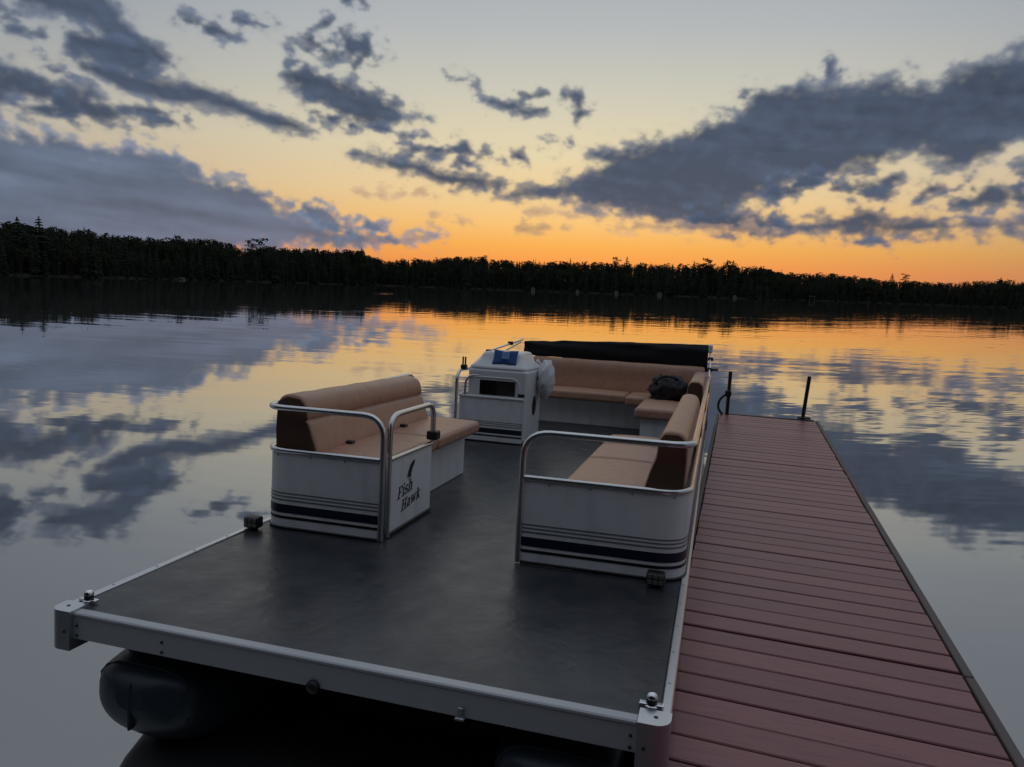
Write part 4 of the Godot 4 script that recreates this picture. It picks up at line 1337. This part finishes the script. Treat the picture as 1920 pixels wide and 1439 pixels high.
func console(boat: Node) -> void:
	var m := Mesher.new()
	m.rbox(Vector3(-2.345, 0.002, -5.34), Vector3(-1.735, 0.735, -4.69), 0.035)
	var c := part("console", m, M.gelcoat, boat)
	# hood over the dash
	m = Mesher.new()
	var rings := []
	for q in [[0.736, 0.0], [0.760, 0.0], [0.80, 0.07], [0.865, 0.10], [0.895, 0.125], [0.902, 0.16]]:
		var lo := Vector2(-2.335 + q[1] * 0.8, -5.33 + q[1] * 0.3); var hi := Vector2(-1.745 - q[1] * 0.8, -4.70 - q[1] * 1.1)
		rings.append(rounded_rect(lo, hi, 0.05, q[0]))
	m.loft(rings)
	part("dash_hood", m, M.gelcoat, c)
	m = Mesher.new(); m.cbox(Vector3(-2.215, 0.475, -4.692), Vector3(-1.845, 0.620, -4.684), 0.003)
	part("window", m, M.dark_window, c)
	m = Mesher.new()
	m.tube(fillet(PackedVector3Array([Vector3(-2.29, 0.648, -4.688), Vector3(-1.81, 0.648, -4.688), Vector3(-1.79, 0.47, -4.688)]), 0.09), 0.008, 8)
	part("window_trim", m, M.gelcoat, c)
	m = Mesher.new(); m.cbox(Vector3(-1.80, 0.20, -4.692), Vector3(-1.765, 0.46, -4.683), 0.004)
	part("hinge_strip", m, M.alum_dull, c)
	m = Mesher.new(); m.cbox(Vector3(-1.815, 0.475, -4.692), Vector3(-1.745, 0.505, -4.676), 0.005)
	part("catch", m, M.black, c)
	m = Mesher.new(); m.lathe(Vector3.ZERO, PackedVector2Array([Vector2(0.075, 0), Vector2(0.075, 0.006), Vector2(0.055, 0.008), Vector2(0.05, 0.004), Vector2(0.001, 0.004)]), 20)
	var sp := part("speaker", m, M.black, c)
	sp.transform = Transform3D(Basis(Vector3.BACK, -PI / 2).scaled_local(Vector3(1.35, 1, 1.0)), Vector3(-1.736, 0.36, -5.05))
	# steering wheel behind the hood
	m = Mesher.new()
	var ringp := PackedVector3Array()
	for k in 25:
		var a := TAU * k / 24.0
		ringp.append(Vector3(-2.04 + 0.17 * cos(a), 0.72 + 0.15 * sin(a), -5.44 - 0.08 * sin(a)))
	m.tube(ringp, 0.012, 6)
	part("steering_wheel", m, M.black, c)

func rounded_rect(lo: Vector2, hi: Vector2, r: float, y: float) -> PackedVector3Array:
	var out := PackedVector3Array()
	for q in [[hi.x - r, hi.y - r, 0.0], [lo.x + r, hi.y - r, 0.5], [lo.x + r, lo.y + r, 1.0], [hi.x - r, lo.y + r, 1.5]]:
		for k in 5:
			var a: float = PI * (q[2] + 0.125 * k)
			out.append(Vector3(q[0] + cos(a) * r, y, q[1] + sin(a) * r))
	return out

func canopy(boat: Node) -> void:
	# folded sun top lying across the stern
	var nz := noise(2.2, 61, 3)
	var rings := []
	for i in 41:
		var t := i / 40.0
		var x := lerpf(-2.36, -0.055, t)
		var top := lerpf(0.955, 1.045, pow(t, 0.7)) - 0.014 * absf(sin(t * 9.0)) * nz.get_noise_2d(x, 40.0)
		var bot := lerpf(0.775, 0.705, t * t) - 0.012 * sin(t * PI) + 0.02 * nz.get_noise_2d(x * 1.2, 3.0)
		var ring := PackedVector3Array()
		for k in 24:
			var a := TAU * k / 24.0
			var sy := signf(sin(a)) * pow(absf(sin(a)), 0.6)
			var sx := signf(cos(a)) * pow(absf(cos(a)), 0.7)
			var y := (top + bot) / 2 + sy * (top - bot) / 2
			var dz := 0.060 * sx * (1.0 + 0.8 * nz.get_noise_3d(x * 0.5, y * 3.5, 0.0)) + (0.016 * sin(y * 48.0 + x * 2.2 + 2.0 * nz.get_noise_2d(x * 0.6, 7.0)) * absf(sx))
			if sin(a) < 0.8: y += 0.012 * nz.get_noise_2d(x * 2.0 + 9.0, a * 1.5)
			ring.append(Vector3(x, y, -6.98 + dz))
		rings.append(ring)
	var m := Mesher.new(); m.loft(rings)
	var c := part("folded_canopy", m, M.canvas, boat)
	m = Mesher.new(); m.rbox(Vector3(-0.056, 0.945, -7.06), Vector3(-0.005, 1.045, -6.90), 0.02)
	part("end_cap", m, M.gelcoat, c)
	part("bow_tube", tubes([Vector3(-2.43, 0.72, -5.05), Vector3(-2.42, 0.86, -5.55), Vector3(-2.38, 0.975, -6.95)], 0.012, 0.2), M.rail, c)
	part("bow_tube", tubes([Vector3(-2.44, 0.71, -5.35), Vector3(-2.40, 0.94, -6.9)], 0.011, 0.05), M.rail, c)
	part("bow_tube", tubes([Vector3(-0.02, 0.70, -6.2), Vector3(-0.02, 0.80, -6.6), Vector3(-0.03, 0.98, -6.98)], 0.012, 0.1), M.rail, c)
	for k in [[-2.42, 0.86, -5.6], [-2.395, 0.935, -6.4], [-0.02, 0.77, -6.5], [-0.02, 0.88, -6.78]]:
		m = Mesher.new(); m.rbox(Vector3(k[0] - 0.03, k[1] - 0.022, k[2] - 0.03), Vector3(k[0] + 0.03, k[1] + 0.022, k[2] + 0.03), 0.01)
		part("joint", m, M.black, c)
	m = Mesher.new(); m.tube(PackedVector3Array([Vector3(-0.02, 0.77, -6.5), Vector3(0.075, 0.775, -6.5)]), 0.014, 8)
	part("thumb_screw", m, M.black, c)

# ---------------------------------------------------------------- loose things lying on the boat
func crumpled(size: Vector3, seed_: int, freq: float, amount: float, flat_base := true) -> Mesher:
	var nz := noise(freq, seed_, 4)
	var rings := []
	for i in 17:
		var p := PI * i / 16.0
		var ring := PackedVector3Array()
		for k in 28:
			var a := TAU * k / 28.0
			var d := Vector3(sin(p) * cos(a), cos(p), sin(p) * sin(a))
			if i == 0 or i == 16: d = Vector3(0.001 * cos(a), cos(p), 0.001 * sin(a))
			var w := 1.0 + amount * (absf(nz.get_noise_3dv(d)) * 2.0 - 0.5)
			var q := d * w * size
			if flat_base: q.y = maxf(q.y, -size.y * 0.55)
			ring.append(q)
		rings.append(ring)
	var m := Mesher.new(); m.loft(rings, false)
	return m

func cargo() -> void:
	var T: Transform3D = get_node("pontoon_boat").transform
	var bag := thing("duffel_bag", "crumpled black bag lying on the stern lounge corner", "bag")
	bag.transform = T * Transform3D(Basis(), Vector3(-0.44, 0.525, -6.15))
	part("bag_body", crumpled(Vector3(0.23, 0.17, 0.30), 71, 1.7, 0.34), M.black_cloth, bag)
	var strap := Mesher.new()
	strap.tube(fillet(PackedVector3Array([Vector3(-0.16, 0.08, 0.16), Vector3(-0.08, 0.17, 0.16), Vector3(0.06, 0.16, 0.12), Vector3(0.14, 0.1, 0.06)]), 0.08), 0.013, 6)
	part("strap", strap, M.black_cloth, bag)
	var pb := thing("plastic_bag", "white plastic bag hanging at the console's side", "bag")
	pb.transform = T * Transform3D(Basis(), Vector3(-1.655, 0.635, -5.20))
	part("bag_body", crumpled(Vector3(0.088, 0.20, 0.15), 81, 1.6, 0.30, false), M.plastic, pb)
	var hd := Mesher.new()
	hd.tube(fillet(PackedVector3Array([Vector3(-0.02, 0.10, 0.05), Vector3(-0.10, 0.20, 0.02), Vector3(-0.115, 0.155, -0.02)]), 0.05), 0.010, 6)
	part("handle", hd, M.plastic, pb)
	var cloth := thing("folded_cloth", "small blue cloth lying on the console hood", "cloth")
	cloth.transform = T * Transform3D(Basis(Vector3.RIGHT, 1.08), Vector3(-1.99, 0.845, -4.785))
	var m := Mesher.new()
	var nz := noise(6.0, 91, 3)
	var rows := []
	for i in 9:
		var ring := PackedVector3Array()
		var u := i / 8.0 * 2.0 - 1.0
		for k in 10:
			var w := (k % 5) / 4.0 * 2.0 - 1.0
			if k >= 5: w = -w
			var lift := 0.010 + 0.022 * absf(nz.get_noise_2d(u * 0.3, w * 0.3)) + 0.01 * (1.0 - u * u)
			ring.append(Vector3(u * 0.125 * (1.0 - 0.12 * (1.0 - absf(w))), lift if k < 5 else 0.001, w * 0.075 * (0.8 + 0.3 * absf(u))))
		rows.append(ring)
	m.loft(rows)
	part("cloth_body", m, M.blue_cloth, cloth)
	var hem := Mesher.new(); hem.rbox(Vector3(-0.03, 0.022, -0.05), Vector3(0.05, 0.040, 0.03), 0.008)
	part("fold", hem, M.blue_light, cloth)
